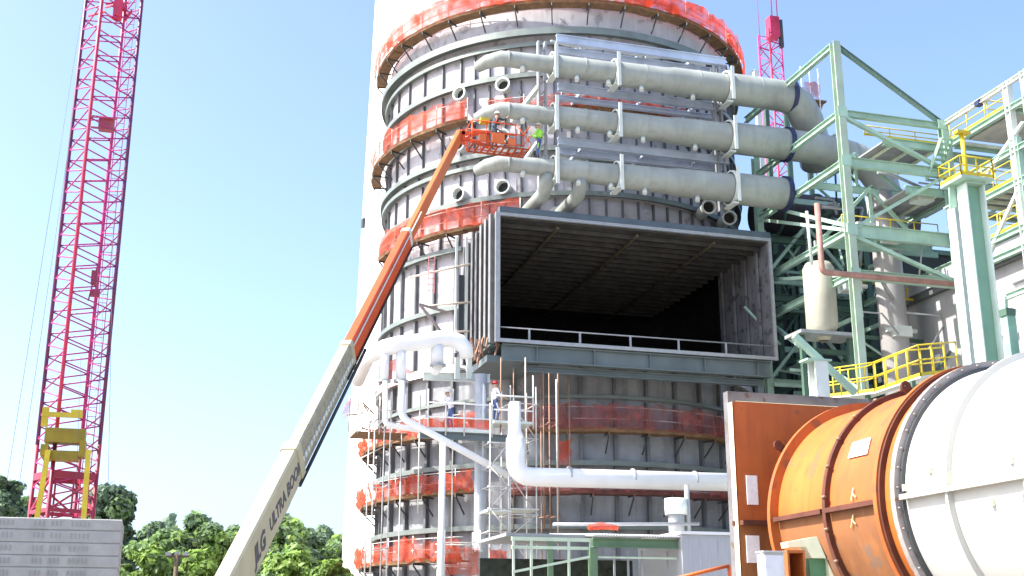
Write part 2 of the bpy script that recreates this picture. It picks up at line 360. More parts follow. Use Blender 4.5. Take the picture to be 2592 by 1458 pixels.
scaffold(26.75, R(-196), R(-134), 'ring scaffold with red mesh left of the boom basket, second from the top', r0=VR + .45, nh=1.1)
scaffold(26.85, R(-128), R(-48), 'sagging stretch of red mesh scaffold behind the grey header pipes', r0=VR + .45, r1=VR + .9, nh=.75, wav=.2)
scaffold(20.9, R(-172), R(-119), 'ring scaffold with red mesh ending at the upper left corner of the dark inlet', r0=VR + .45, nh=1.15)
scaffold(20.6, R(-50), R(-22), 'short rusty red scaffold at the upper right corner of the dark inlet', nh=.6, net=netp)
scaffold(10.75, R(-200), R(-130), 'ring scaffold with torn red mesh behind the white drop pipes', nh=.9, wav=.3)
scaffold(10.65, R(-118), R(-15), 'shaded ring scaffold with dull red mesh under the dark inlet', nh=1.15, net=netp, wav=.08, deck=wood)
scaffold(7.95, R(-200), R(-131), 'ring scaffold with crumpled red mesh left of the white standpipe, second from the bottom', nh=1.0, wav=.3)
scaffold(7.8, R(-122), R(-15), 'shaded ring scaffold with a low red strip behind the long white pipe', nh=.45, net=netp, deck=woodr)
scaffold(4.85, R(-202), R(-134), 'lowest ring scaffold with bunched red mesh at the foot of the photo', nh=1.1, wav=.3)
# outward bulging scaffold bay upper left of the lower vessel
t = thing('scaffold_bay', (9.3, 60, 10.7), 'overhanging scaffold bay with tarpaulin and shaded mesh left of the white manifold', 'scaffold')
def mesh_strip(rows, mt, name, par, jit=.06):
    m = MB(); K = len(rows[0]); vs = [V(p) + V((random.uniform(-jit, jit), random.uniform(-jit, jit), random.uniform(-jit, jit))) for r in rows for p in r]
    m.add(vs, [(i * K + k, (i + 1) * K + k, (i + 1) * K + k + 1, i * K + k + 1) for i in range(len(rows) - 1) for k in range(K - 1)], True); return m.build(name, mt, par)
topl = [(1010, 905), (985, 915), (960, 925), (935, 945), (905, 985), (880, 1015), (862, 1045)]
botl = [(1060, 960), (1015, 975), (975, 985), (940, 1000), (915, 1025), (895, 1048), (872, 1060)]
rows = []
for (a, b), (c, d) in zip(topl, botl):
    p, q = P(a, b, 56.0), P(c, d, 55.5); rows.append([p.lerp(q, f) for f in (0, .25, .5, .75, 1)])
mesh_strip(rows, netp, 'tarpaulin', t, .12)
zb = P(880, 1090, 56).z
m = MB(); m.box2((8.7, 56, zb - .05), (11.2, 58, zb)); m.build('deck', wood, t)
for px in (882, 905, 935, 960):
    a = P(px, 1090, 56); m = MB(); m.tube([(a.x, 56, zb - .1), (a.x, 56, zb + 1.7)], .03, 6); m.build('guard_post', tubem, t)
m = MB()
for i in range(22):
    x = random.uniform(8.8, 10.8); y = random.uniform(56.1, 57.6); z = zb + random.uniform(0, 1.2)
    m.bar((x, y, z), (x + random.uniform(-.6, .6), y, z + random.uniform(-.3, .6)), .06)
split(m, 'scaffold_tube', tubeb, t)
m = MB()
for z in (zb + .5, zb + 1.05): m.tube([(8.7, 56, z), (11.0, 56, z)], .025, 6)
m.tube([(8.75, 56.2, zb - 1.4), (11, 57, zb - .1)], .03, 6); m.tube([(10.9, 56, 0), (10.9, 56, zb)], .03, 6)
m.build('guard_rail', tubem, t)
# ---------------------------------------------------------------- big grey header pipes and their support frames
HY = 49.3
def band(par, x, z, r, w=.16, m_=wsteel):
    MB().lathe([(-w / 2, r + .01), (-w / 2, r + .09), (w / 2, r + .09), (w / 2, r + .01)], (x, HY, z), 'X', 24, smooth=False).build('clamp', m_, par)
def header(label, z, pts_tail, bandx, tail_r, bx=()):
    t = thing('header_pipe', (13.2, HY, z), label, 'pipe', 'grey header pipes in front of the vessel')
    xs = [(13.0, .26, -.12, 1.0), (13.35, .33, -.02, .5), (13.9, .38, .03, .1), (14.6, .39, 0, 0), (16.1, .41, 0, 0), (16.5, .51, 0, 0), (19.4, .53, 0, 0), (19.75, .6, 0, 0), (22.2, .62, 0, 0), (22.6, .68, 0, 0), (25.4, .70, 0, 0), (25.9, .78, 0, 0), (28.2, .79, 0, 0)]
    pts = [(x, HY + dy, z + dz) for x, r, dz, dy in xs] + [(p[0], p[1], p[2]) for p in pts_tail]
    MB().tube(pts, [q[1] for q in xs] + tail_r, 28).build('pipe_run', frp, t)
    for x, r in ((16.42, .55), (19.55, .62), (25.45, .78)):
        band(t, x, z, r)
        m = MB(); m.bar((x, HY - r - .1, z - .95), (x, HY - r - .1, z + .8), .16, .06); m.box((x, HY, z - r - .12), (.3, 1.0, .08)); m.build('saddle', wsteel, t)
    for x in (14.2, 18.0, 21.1, 23.9, 27.2): MB().lathe([(-.03, .3), (-.03, (.40 if x < 15 else .55 if x < 19 else .625 if x < 22 else .705 if x < 25 else .80)), (.03, (.40 if x < 15 else .55 if x < 19 else .625 if x < 22 else .705 if x < 25 else .80)), (.03, .3)], (x, HY, z), 'X', 28, smooth=False).build('weld_seam', frp, t)
    for x in bandx: band(t, x, z, .80, .22, navy)
    for x in bx:
        yw = VC[1] - math.sqrt(VR ** 2 - (x - VC[0]) ** 2)
        m = MB(); m.tube([(x, HY, z - .3), (x, HY + .05, z - .72), (x, HY + .35, z - 1.02), (x, HY + .9, z - 1.08), (x, yw + .1, z - 1.08)], .33, 16)
        m.build('branch', frp, t); MB().lathe([(-.05, .36), (-.05, .5), (.05, .5), (.05, .36)], (x, yw - .5, z - 1.08), 'Y', 18, smooth=False).build('branch_flange', wsteel, t)
    for x, r in ((14.9, .42), (17.6, .57), (19.2, .57), (20.9, .65), (23.6, .74)):
        MB().tube([(x, HY - .15, z - r + .06), (x - .05, HY - .25, z - r - .2)], .11, 12).build('drain_stub', wsteel, t)
    return t
h1 = header('topmost of the three grey header pipes, bending down at its blue band', 27.64, [(29.0, HY, 27.58), (29.6, HY + .1, 27.3), (30.2, HY + .5, 26.7), (30.9, HY + 1.2, 25.9), (31.6, 51.5, 25.2)], [29.0], [.8, .81, .83, .84, .84])
h2 = header('middle grey header pipe with a blue band, running behind the green column', 25.0, [(29.5, HY, 25), (31.6, HY, 24.9), (32.6, HY, 24.7), (33.4, HY, 24.2), (34.0, HY, 23.4), (34.25, HY, 22.3), (34.25, HY, 20.6)], [28.65], [.79, .78, .78, .78, .78, .78, .78])
h3 = header('lowest grey header pipe, cut off at a blue collar above the inlet', 22.35, [(28.4, HY, 22.35)], [28.35], [.79], (16.1, 17.75))
band(h2, 31.35, 24.93, .84, .12)
t = thing('pipe_support_frame', (16.4, 50.6, 20.5), 'pale steel frame of posts and long beams carrying the grey header pipes', 'steel frame')
FY = 50.35
def post(x, z0, z1, w=.34, y=FY):
    m = MB()
    for dx in (-.17, .17): m.bar((x + dx, y, z0), (x + dx, y, z1), .09, .3)
    z = z0 + .3
    while z < z1 - .3: m.bar((x - .15, y, z), (x + .15, y, z + .35), .05); z += .55
    m.build('post', galv, t)
post(16.3, 21.3, 29.5, y=50.6); post(25.5, 21.5, 29.3)
m = MB(); m.bar((16.0, 50.5, 28.2), (15.7, 52.9, 29.6), .1); m.bar((16.1, 50.5, 27.0), (15.5, 53, 26.2), .2); m.bar((25.3, 50.5, 28.3), (24.7, 51.5, 28.1), .12); m.bar((16.1, 50.7, 24.2), (15.7, 53, 23.5), .14); split(m, 'strut', wsteel, t)
def beamZ(pl, pr, Y, h, name='beam', mt=sky_steel, w=.25):
    z = (P(*pl, Y).z + P(*pr, Y).z) / 2; m = MB(); m.ibeam((P(*pl, Y).x, Y, z), (P(*pr, Y).x, Y, z), w, h, .035); m.build(name, mt, t); return z
z1 = beamZ((1408, 97), (1836, 158), FY, .42); z2 = beamZ((1410, 128), (1836, 186), FY + .7, .34)
beamZ((1412, 221), (1836, 273), FY, .38); beamZ((1412, 248), (1800, 296), FY + .8, .24)
beamZ((1412, 360), (1845, 405), FY - .1, .4); beamZ((1412, 387), (1830, 424), FY + .8, .36)
for i, (a, b) in enumerate(((16.8, 18.2), (19.6, 18.3), (19.6, 21.6), (23.2, 21.8), (23.3, 25.1))):
    m = MB(); m.bar((a, FY + .3, z1), (b, FY + .3, z2 + .1), .1); m.build('diagonal', wsteel, t)
for zz in (z1, z1 - 2.6, z1 - 5.5):
    for x in (18.3, 21.5, 24.3):
        m = MB(); m.bar((x, FY + .13, zz - .02), (x, 53, zz - .02), .1, .16); m.build('cross_joist', sky_steel, t)
# ---------------------------------------------------------------- people
def person(loc, face, label, shirt, trous, helm, pose='stand', vest=None, arm=(0, 0)):
    js = {}; E = []
    def j(n, x, y, z, r, par=None):
        js[n] = (x, y, z, r); 
        if par: E.append((par, n))
    ly, ry = arm
    lean = .12 if pose == 'lean' else 0
    j('pel', 0, 0, .95, .145); j('wst', 0, lean * .3, 1.12, .135, 'pel'); j('chs', 0, lean * .8, 1.33, .165, 'wst'); j('nk', 0, lean * 1.2, 1.50, .06, 'chs'); j('hd', 0, lean * 1.5 + .02, 1.61, .095, 'nk'); j('tp', 0, lean * 1.5, 1.70, .085, 'hd')
    for s, al in ((-1, ly), (1, ry)):
        q = 'l' if s < 0 else 'r'; ca, sa = math.cos(al), math.sin(al)
        j(q + 'hip', s * .10, 0, .88, .10, 'pel'); j(q + 'kn', s * .12, .05 + .08 * (s > 0), .48, .068, q + 'hip'); j(q + 'an', s * .13, .0 + .05 * (s > 0), .09, .045, q + 'kn'); j(q + 'to', s * .15, .17 + .05 * (s > 0), .04, .04, q + 'an')
        sy = lean; j(q + 'sh', s * .20, sy, 1.42, .062, 'chs'); j(q + 'el', s * .25, sy + .28 * sa, 1.42 - .28 * ca, .046, q + 'sh')
        b2 = al * 1.6 + .3; ey, ez = sy + .28 * sa, 1.42 - .28 * ca
        j(q + 'wr', s * .23, ey + .25 * math.sin(b2), ez - .25 * math.cos(b2), .032, q + 'el')
        wy, wz = ey + .25 * math.sin(b2), ez - .25 * math.cos(b2)
        j(q + 'pm', s * .23, wy + .06 * math.sin(b2), wz - .06 * math.cos(b2), .034, q + 'wr')
        for k, fl in enumerate((.07, .085, .08, .062)):
            fy, fz = wy + (.08 + fl) * math.sin(b2) , wz - (.08 + fl) * math.cos(b2)
            j(q + 'f%d' % k, s * (.205 + .02 * k), fy, fz, .009, q + 'pm')
        j(q + 'th', s * .19, wy + .09 * math.sin(b2) + .03, wz - .07 * math.cos(b2), .010, q + 'wr')
    names = list(js); me = bpy.data.meshes.new('tmp'); me.from_pydata([js[n][:3] for n in names], [(names.index(a), names.index(b)) for a, b in E], [])
    ob = bpy.data.objects.new('tmp', me); S.collection.objects.link(ob); md = ob.modifiers.new('s', 'SKIN'); sl = me.skin_vertices[0].data
    for i, n in enumerate(names): sl[i].radius = (js[n][3], js[n][3] * (.72 if n in ('chs', 'wst', 'pel') else 1)); sl[i].use_root = (n == 'pel')
    ss = ob.modifiers.new('u', 'SUBSURF'); ss.levels = 1
    dg = bpy.context.evaluated_depsgraph_get(); me2 = bpy.data.meshes.new_from_object(ob.evaluated_get(dg)); bpy.data.objects.remove(ob); me2.name = 'body'
    for q in (skin, shirt, trous, bootm): me2.materials.append(q)
    for p in me2.polygons:
        c = p.center; p.use_smooth = True; arm_ = abs(c.x) > .175
        hand = False
        for q in 'lr':
            w = V(js[q + 'pm'][:3])
            if (c - w).length < .13: hand = True
        p.material_index = 0 if hand or c.z > 1.49 else 3 if c.z < .12 else 1 if (c.z > 1.0 or arm_) else 2
    t = thing('person', loc, label, 'person'); t.rotation_euler.z = face
    o = bpy.data.objects.new('body', me2); S.collection.objects.link(o); o.parent = t
    def sub(mb, n, mm): x = mb.build(n, mm); x.parent = t; return x
    hy = lean * 1.5
    sub(MB().lathe([(0, .155), (.02, .125), (.08, .115), (.12, .08), (.14, 0)], (0, hy, 1.68), n=16), 'hard_hat', helm)
    m = MB(); m.box((0, hy + .105, 1.60), (.025, .04, .045)); m.box((0, hy + .10, 1.55), (.05, .01, .012)); m.box((-.035, hy + .10, 1.625), (.02, .01, .012)); m.box((.035, hy + .10, 1.625), (.02, .01, .012)); sub(m, 'face', mat('face detail', (.35, .18, .12)))
    if vest: sub(MB().lathe([(1.05, .165), (1.2, .175), (1.36, .185), (1.45, .12)], (0, lean * .6, 0), n=16), 'vest', vest)
    return t
pz = 22.35 + .45
person((15.75, 49.35, pz - .02), R(60), 'worker in lime vest and blue jeans standing on the lowest grey header pipe', hivis, jeans, helmw, vest=hivis, arm=(.5, .9))
person((12.9, 47.0, 22.02), R(-75), 'worker in dark clothes leaning over the orange boom basket', dark, dark, helmw, 'lean', arm=(1.2, 1.3))
# ---------------------------------------------------------------- boom lift
t = thing('boom_lift', (0, 20.5, 0), 'cream and orange telescopic boom lift reaching up to the vessel', 'boom lift')
B0 = P(596, 1458, 25); B1 = P(1163, 343, 47); bd = (B1 - B0).normalized(); Lb = (B1 - B0).length
side = V((bd.y, -bd.x, 0)).normalized(); bu = side.cross(bd)
def seg(t0, t1, w, h, m_, name, par=t):
    m = MB(); b = .04
    m.prof(B0 + bd * t0, B0 + bd * t1, [(-w / 2, -h / 2 + b), (-w / 2 + b, -h / 2), (w / 2 - b, -h / 2), (w / 2, -h / 2 + b), (w / 2, h / 2 - b), (w / 2 - b, h / 2), (-w / 2 + b, h / 2), (-w / 2, h / 2 - b)]); return m.build(name, m_, par)
def tpar(px, py):
    best = (1e9, 0)
    for i in range(600):
        s_ = Lb * i / 600; p = B0 + bd * s_; x, y, z = p.x, p.y, p.z - 1.7
        fw_ = x * math.sin(YAW) + y * math.cos(YAW); u_ = x * math.cos(YAW) - y * math.sin(YAW)
        d_ = fw_ * math.cos(PIT) + z * math.sin(PIT); v_ = z * math.cos(PIT) - fw_ * math.sin(PIT)
        e = (CX + F * u_ / d_ - px) ** 2 + (CY - F * v_ / d_ - py) ** 2
        if e < best[0]: best = (e, s_)
    return best[1]
ta, tb, tc_, td = tpar(752, 1165), tpar(885, 895), tpar(1030, 600), Lb
base = seg(-4.2, ta, .36, .86, cream, 'base_boom_section')
seg(ta - .3, ta, .42, .92, cream, 'boom_collar'); seg(ta, tb, .31, .76, mat('tan boom', (.33, .31, .22), .5, 0, .3, 6), 'second_boom_section')
seg(tb - .25, tb, .35, .80, cream, 'boom_collar')
seg(tb, tc_, .28, .68, orange, 'third_boom_section'); seg(tc_ - .25, tc_, .33, .72, wsteel, 'boom_collar'); seg(tc_, td, .22, .52, orangel, 'fly_boom_section')
def lineoff(a, b, so, uo, r, m_, name):
    m = MB(); m.tube([B0 + bd * a + side * so + bu * uo, B0 + bd * b + side * so + bu * uo], r, 6); m.build(name, m_, t)
m = MB(); s_ = ta
while s_ < tb - .4:
    c = B0 + bd * s_ + side * .175 + bu * (-.05); m.bar(c, c + bd * .14, .03, .13, up=bu); s_ += .24
split(m, 'chain_link', wsteel, t)
lineoff(ta - .5, tb + 1, .19, -.40, .05, black, 'power_track'); lineoff(tb, tc_ + 2, .16, .2, .025, wsteel, 'hose'); lineoff(tb - 1, tc_, .17, -.28, .035, black, 'hose'); lineoff(-3, ta - 1, 0, -.55, .09, black, 'lift_cylinder')
# lettering on the side of the base section
Mx = Matrix((bd, bu, side)).transposed()
def text(body, size, org, M3, m_, par, name='lettering', sh=.25, bold=.012):
    c = bpy.data.curves.new('txt', 'FONT'); c.body = body; c.size = size; c.shear = sh; c.offset = bold; c.extrude = .003; c.resolution_u = 2
    o = bpy.data.objects.new('txt', c); S.collection.objects.link(o); dg = bpy.context.evaluated_depsgraph_get(); me = bpy.data.meshes.new_from_object(o.evaluated_get(dg)); bpy.data.objects.remove(o)
    off = V((0, 0, 0)); q = par
    while q: off += q.location; q = q.parent
    for v in me.vertices: v.co = M3 @ v.co + V(org) - off
    me.materials.clear(); me.materials.append(m_); o = bpy.data.objects.new(name, me); S.collection.objects.link(o); o.parent = par; return o
tj, tu = tpar(622, 1410), tpar(662, 1335)
text('JLG', .50, B0 + bd * tj + side * .185 + bu * -.22, Mx, letter, base, sh=.35, bold=.02)
lt = text('ULTRA BOOM', .40, B0 + bd * tu + side * .185 + bu * -.17, Mx, letter, base)
# jib + basket
m = MB(); p0 = B1; 
m.bar(B1 + V((0, 0, .1)), B1 + V((1.3, 0, .25)), .14, .16); m.bar(B1 + V((.1, 0, -.1)), B1 + V((1.3, 0, -.35)), .12, .14); m.bar(B1 + V((.3, .0, -.1)), B1 + V((.9, .0, .2)), .07); m.bar(B1 + V((1.25, 0, -.45)), B1 + V((1.25, 0, .35)), .14); m.bar(B1 + V((.2, 0, -.4)), B1 + V((.15, 0, .3)), .14); m.build('jib', orange, t)
m = MB(); kx0, kx1, ky0, ky1, kz = 11.75, 14.35, 46.3, 47.3, 21.9
m.box2((kx0, ky0, kz - .06), (kx1, ky0 + .08, kz)); m.box2((kx0, ky1 - .08, kz - .06), (kx1, ky1, kz))
for i in range(9): m.box2((kx0 + .28 * i, ky0 + .09, kz - .05), (kx0 + .28 * i + .1, ky1 - .09, kz - .02))
split(m, 'floor_slat', mat('basket deep orange', (.35, .06, .015)), t)
m = MB()
for h in (.12, .55, 1.05):
    for a, b in (((kx0, ky0), (kx1 - .6, ky0)), ((kx0, ky1), (kx1, ky1)), ((kx0, ky0), (kx0, ky1)), ((kx1, ky0), (kx1, ky1))):
        hh = h if h < 1 else h; m.tube([(*a, kz + hh), (*b, kz + hh)], .028, 6)
for x in (kx0, 12.4, 13.05, 13.7, kx1):
    for y in (ky0, ky1): m.tube([(x, y, kz), (x, y, kz + (1.05 if x < 13.9 or y == ky1 else .3))], .026, 6)
m.tube([(kx1 - .6, ky0, kz + 1.05), (kx1, ky0, kz + .3)], .028, 6); m.tube([(12.8, ky0, kz + 1.05), (12.9, ky0, kz + 1.35)], .028, 6)
m.build('basket_rail', orange, t)
m = MB(); m.box((12.9, ky0 - .05, kz + .3), (.55, .12, .45)); m.box((12.2, ky0 - .04, kz + .25), (.3, .1, .3)); m.box((13.5, ky0 - .04, kz + .2), (.35, .1, .3)); split(m, 'tool_box', orangel, t)
m = MB(); m.box((12.35, 46.5, kz + 1.15), (.4, .3, .22)); m.build('control_panel', yellow, t)
m = MB(); m.tube([(12.7, 46.4, kz + .9), (13.1, 46.25, kz + .6), (13.3, 46.2, kz + .1)], .04, 6); m.build('hose', dark, t)
m = MB(); m.box2((-1.6, 18.6, .55), (1.2, 23.2, 1.1)); m.build('chassis', cream, t); m = MB(); m.box2((-1.2, 17.5, 1.15), (.8, 22, 1.9)); m.build('turntable', cream, t)
for x in (-1.5, 1.0):
    for y in (19.2, 22.6): MB().lathe([(-.2, .3), (-.2, .55), (.2, .55), (.2, .3)], (x + .05, y, .56), 'X', 20).build('wheel', black, t)
# ---------------------------------------------------------------- lattice crane, left
def lattice(t, near, ang, s, z0, z1, cr, bay, mats, lace, lr):
    c, q = math.cos(ang), math.sin(ang)
    cs = [V((near[0] + a * c * s - b * q * s, near[1] + a * q * s + b * c * s, 0)) for a, b in ((0, 0), (1, 0), (1, 1), (0, 1))]
    for p, mm in zip(cs, mats):
        MB().tube([p + V((0, 0, z0)), p + V((0, 0, z1))], cr, 8).build('chord', mm, t)
    for k in range(4):
        m = MB(); z = z0; f = 0; a, b = cs[k], cs[(k + 1) % 4]
        while z < z1 - bay:
            if f: m.tube([a + V((0, 0, z)), b + V((0, 0, z + bay))], lr, 5)
            else: m.tube([b + V((0, 0, z)), a + V((0, 0, z + bay))], lr, 5)
            f ^= 1; z += bay
            if abs((z - z0) % (bay * 8)) < bay * .6: m.tube([a + V((0, 0, z)), b + V((0, 0, z))], lr * 1.5, 5)
        m.build('lacing', lace, t)
    return cs
CY0 = 54.0; nr = P(150, 1024, CY0)
t = thing('lattice_crane', (nr.x, CY0, 0), 'red and magenta lattice crane mast with yellow foot frame, left of the vessel', 'crane')
ang = R(-3); 
cs = lattice(t, (nr.x, CY0), R(26.3), 1.95, 2.0, 46, .085, .52, (red, dmag, magenta, dmag), magenta, .034)
m = MB()
for k in range(4): m.tube([cs[k] + V((0, 0, 2)), cs[k] + V((0, 0, 9.5))], .09, 8)
z = 6.4
for z in (6.6, 8.1):
    for k in range(4): m.bar(cs[k] + V((0, 0, z)), cs[(k + 1) % 4] + V((0, 0, z)), .12, .3 if z > 8 else .16)
for k in range(4): m.bar(cs[k] + V((0, 0, 6.6)), cs[(k + 1) % 4] + V((0, 0, 8.0)), .08); m.bar((cs[k] + cs[(k + 1) % 4]) / 2 + V((0, 0, 6.4)), (cs[k] + cs[(k + 1) % 4]) / 2 + V((0, 0, 8.1)), .08)
m.build('foot_frame', mat('maroon', (.32, .02, .06), .5), t)
for a, b in (((122, 1140), (92, 1320)), ((224, 1140), (211, 1320))):
    p, q = P(*a, 53.2), P(*b, 52.9); m = MB(); m.bar(p, p + (q - p) * 1.6, .2, .2); m.build('gantry_leg', yellow, t)
p, q = P(112, 1112, 53.4), P(205, 1150, 53.4)
m = MB(); m.box2((p.x, 53.3, q.z - .25), (q.x - .1, 54.2, q.z + .12)); m.box2((p.x, 53.35, p.z - .1), (q.x + .1, 54.2, p.z + .5)); m.box2((q.x - .1, 53.3, q.z - .1), (q.x + .15, 54.2, q.z + .6)); m.box2((p.x - .1, 53.25, q.z - .1), (p.x + .2, 54.25, q.z + .35)); m.build('winch_block', olive, t)
p, q = P(108, 1048, 53.4), P(208, 1062, 53.4); m = MB(); m.bar((p.x, 53.4, p.z), (q.x, 53.4, p.z), .14, .2); m.box((p.x + .1, 53.5, p.z - .1), (.25, .3, .8)); m.box((q.x - .25, 53.5, p.z + .1), (.45, .3, .3)); m.build('spreader_bar', yellow, t)
p, q = P(232, 283, 54), P(292, 318, 54)
m = MB(); m.box2((p.x + .3, 54.6, q.z + .1), (q.x - .1, 55.2, p.z)); m.bar((p.x, 54.5, q.z), (q.x, 54.5, q.z), .08); m.bar((p.x, 54.5, p.z), (q.x, 54.5, p.z), .08); split(m, 'mast_cabin', mat('pink panel', (.34, .07, .1), .5), t)
p = P(236, 705, 54); m = MB(); m.box((p.x, 54.6, p.z + .2), (.25, .4, .6)); m.box((p.x + .1, 54.6, p.z - .5), (.4, .3, .3)); m.bar((p.x - .15, 54.5, p.z - .9), (p.x + .1, 54.5, p.z + .8), .06); split(m, 'hoist_box', mat('maroon hoist', (.25, .03, .07)), t)
p, q = P(262, 0, 54.5), P(335, 50, 54.5); m = MB()
for i in range(14): a = V((random.uniform(p.x, q.x), 54.4, random.uniform(q.z, p.z))); m.bar(a, a + V((random.uniform(-.8, .8), .4, random.uniform(-.4, .4))), .08)
m.box2((p.x + .5, 54.2, q.z), (p.x + .9, 54.8, p.z)); m.build('head_gear', red, t)
for a, b in (((212, 0), (14, 1240)), ((178, 340), (44, 1260)), ((287, 560), (272, 1320)), ((262, 700), (244, 1320)), ((205, 900), (190, 1300))):
    MB().tube([P(*a, 52.5), P(*b, 52.0)], .009, 5).build('cable', dsteel, t)
# ladder inside the mast
m = MB(); pz_ = P(290, 300, 54.6)
for dx in (0, .35): m.tube([(nr.x + 1.1 + dx, CY0 + 1.4, 6), (nr.x + 1.1 + dx, CY0 + 1.4, 45)], .02, 5)
z = 6
while z < 45: m.tube([(nr.x + 1.1, CY0 + 1.4, z), (nr.x + 1.45, CY0 + 1.4, z)], .015, 4); z += .4
m.build('ladder', magenta, t)
# far crane, right
p = P(1948, 230, 130)
t = thing('lattice_crane', (p.x, 130, 0), 'small distant red lattice crane head above the grey pipes at right', 'crane')
cs = lattice(t, (p.x + .5, 130), R(15), 2.1, 30, 79.8, .14, 1.5, (red, magenta, magenta, magenta), magenta, .07)
m = MB(); m.box2((p.x + .9, 130.2, 79.0), (p.x + 2.3, 131.6, 82.0)); m.build('boom_head', red, t)
m = MB(); m.box2((p.x + 2.35, 130.2, 77.5), (p.x + 2.75, 130.8, 81.6)); m.build('sheave_block', dsteel, t)
for dx in (1.1, 1.9): MB().tube([(p.x + dx, 130, 81), (p.x + dx, 130, 96)], .07, 5).build('pendant', magenta, t)
MB().tube([(p.x - .9, 130, 76), (p.x - 1.1, 130, 92)], .04, 5).build('cable', magenta, t)
MB().tube([(p.x - 1.2, 130, 78.5), (p.x + 1, 130, 78.5)], .05, 5).build('cable', magenta, t)
# ---------------------------------------------------------------- concrete slabs bottom left
zs_ = [4.06, 3.81, 3.54, 3.27, 3.02, 2.75, 2.5]; names = ['topmost', 'second', 'third', 'fourth', 'fifth', 'sixth']
for i in range(6):
    z1, z0 = zs_[i], zs_[i + 1]; dx = random.uniform(-.02, .01)
    m = MB(); x0, x1, y0, y1 = -6.6, -.71 - i * .008 + dx, 28 + random.uniform(-.015, .015), 30.4; b = .02
    m.prof((x0, (y0 + y1) / 2, (z0 + z1) / 2), (x1, (y0 + y1) / 2, (z0 + z1) / 2), [(-1.2, -(z1 - z0) / 2 + b), (-1.2 + b, -(z1 - z0) / 2 + .004), (1.2 - b, -(z1 - z0) / 2 + .004), (1.2, -(z1 - z0) / 2 + b), (1.2, (z1 - z0) / 2 - b), (1.2 - b, (z1 - z0) / 2), (-1.2 + b, (z1 - z0) / 2), (-1.2, (z1 - z0) / 2 - b)])
    o = m.build('concrete_slab', slabm); m = MB()
    for g0, n in ((-3.6, 1), (-3.1, 5), (-2.3, 3), (-1.95, 3), (-1.2 - .35, 5)):
        for k in range(n): x = g0 + k * .085; m.box((x - .2, 28 - .002 + (y0 - 28), (z0 + z1) / 2 + .01), (.035, .02, .11))
    s_ = m.build('lifting_slot', slabd, o)
    tag(o, '%s grey concrete slab from the top of the stack at lower left' % names[i] if i else 'topmost grey concrete slab of the stack, the crane standing behind it', 'slab', 'stacked concrete slabs')
m = MB()
for x in (-5.8, -1.6):
    m.box2((x, 28.3, 0), (x + .5, 30, 2.5))
tag(m.build('slab_cribbing', wood), 'timber cribbing under the stacked concrete slabs', 'cribbing')
# ---------------------------------------------------------------- rust orange / white gas duct
DX, DZ = 16.08, 4.12
duct = thing('gas_duct', (DX, 22, 0), 'big round flanged duct, rust orange behind and white in front, at lower right', 'duct')
def body(y0, y1, r, m_, name, up=True, lo=True):
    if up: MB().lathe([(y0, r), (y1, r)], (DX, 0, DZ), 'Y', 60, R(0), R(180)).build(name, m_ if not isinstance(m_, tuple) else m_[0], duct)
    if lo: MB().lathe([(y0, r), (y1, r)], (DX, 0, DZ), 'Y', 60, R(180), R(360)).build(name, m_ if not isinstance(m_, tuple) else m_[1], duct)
def flange(y, w, r0, r1, m_, name='flange'):
    return MB().lathe([(y - w / 2, r0), (y - w / 2, r1), (y + w / 2, r1), (y + w / 2, r0)], (DX, 0, DZ), 'Y', 96, smooth=False).build(name, m_, duct)
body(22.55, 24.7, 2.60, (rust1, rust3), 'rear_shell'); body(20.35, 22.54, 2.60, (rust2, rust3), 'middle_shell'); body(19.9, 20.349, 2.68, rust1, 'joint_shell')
f1 = flange(24.72, .13, 2.56, 2.81, rust2); f2 = flange(22.5, .12, 2.58, 2.72, rustd, 'bolted_band'); f3 = flange(20.40, .12, 2.56, 2.84, rust2)
flange(20.31, .05, 2.6, 2.80, rustd); f4 = flange(19.86, .14, 2.5, 2.80, greyf); flange(19.755, .06, 2.5, 2.68, dsteel, 'gasket')  # thin dark ring puts the shade of the flange's front face into colour
for a in range(0, 360, 9):
    pass
m = MB()
for a in range(6, 360, 14): m.lathe([(-.10, 0), (-.10, .035), (0, .035)], (DX + 2.735 * math.cos(R(a)), 22.5, DZ + 2.735 * math.sin(R(a))), 'Y', 6)
split(m, 'bolt', mat('bolt rust', (.2, .12, .08)), f2)
m = MB()
for a in range(0, 360, 8): m.lathe([(-.04, 0), (-.04, .02), (0, .02)], (DX + 2.74 * math.cos(R(a)), 19.79, DZ + 2.74 * math.sin(R(a))), 'Y', 6)
split(m, 'bolt', greyf, f4)
for y0, y1, mm in ((22.58, 24.62, rustd), (20.48, 22.42, rustd)):
    m = MB(); m.box2((DX - 2.76, y0, DZ - .05), (DX - 2.58, y1, DZ + .05)); m.build('seam_flange', mm, duct)
    
# dirty and partly shade-darkened lower band under the seam, lugs, square frame, transition
for a, y in ((R(144), 24.85), (R(128), 20.55)):
    m = MB(); r = 2.95; x, z = DX + r * math.cos(a), DZ + r * math.sin(a); d = V((math.cos(a), 0, math.sin(a)))
    m.bar(V((x, y, z)) - d * .3, V((x, y, z)), .18, .05, up=(0, 1, 0)); m.lathe([(-.03, .035), (-.03, .11), (.03, .11), (.03, .035)], (x, y, z), 'Y', 14, smooth=False); m.build('lifting_lug', rustd, duct)
FYt, HW = 25.95, 3.12
m = MB(); o_, i_ = HW, HW - .2
m.box2((DX - o_, FYt - .12, DZ + i_), (DX + o_, FYt + .12, DZ + o_ + .03)); m.box2((DX - o_, FYt - .12, DZ - o_), (DX + o_, FYt + .12, DZ - i_))
m.box2((DX - o_, FYt - .119, DZ - i_ + .002), (DX - i_, FYt + .119, DZ + i_ - .002)); m.box2((DX + i_, FYt - .119, DZ - i_ + .002), (DX + o_, FYt + .119, DZ + i_ - .002))
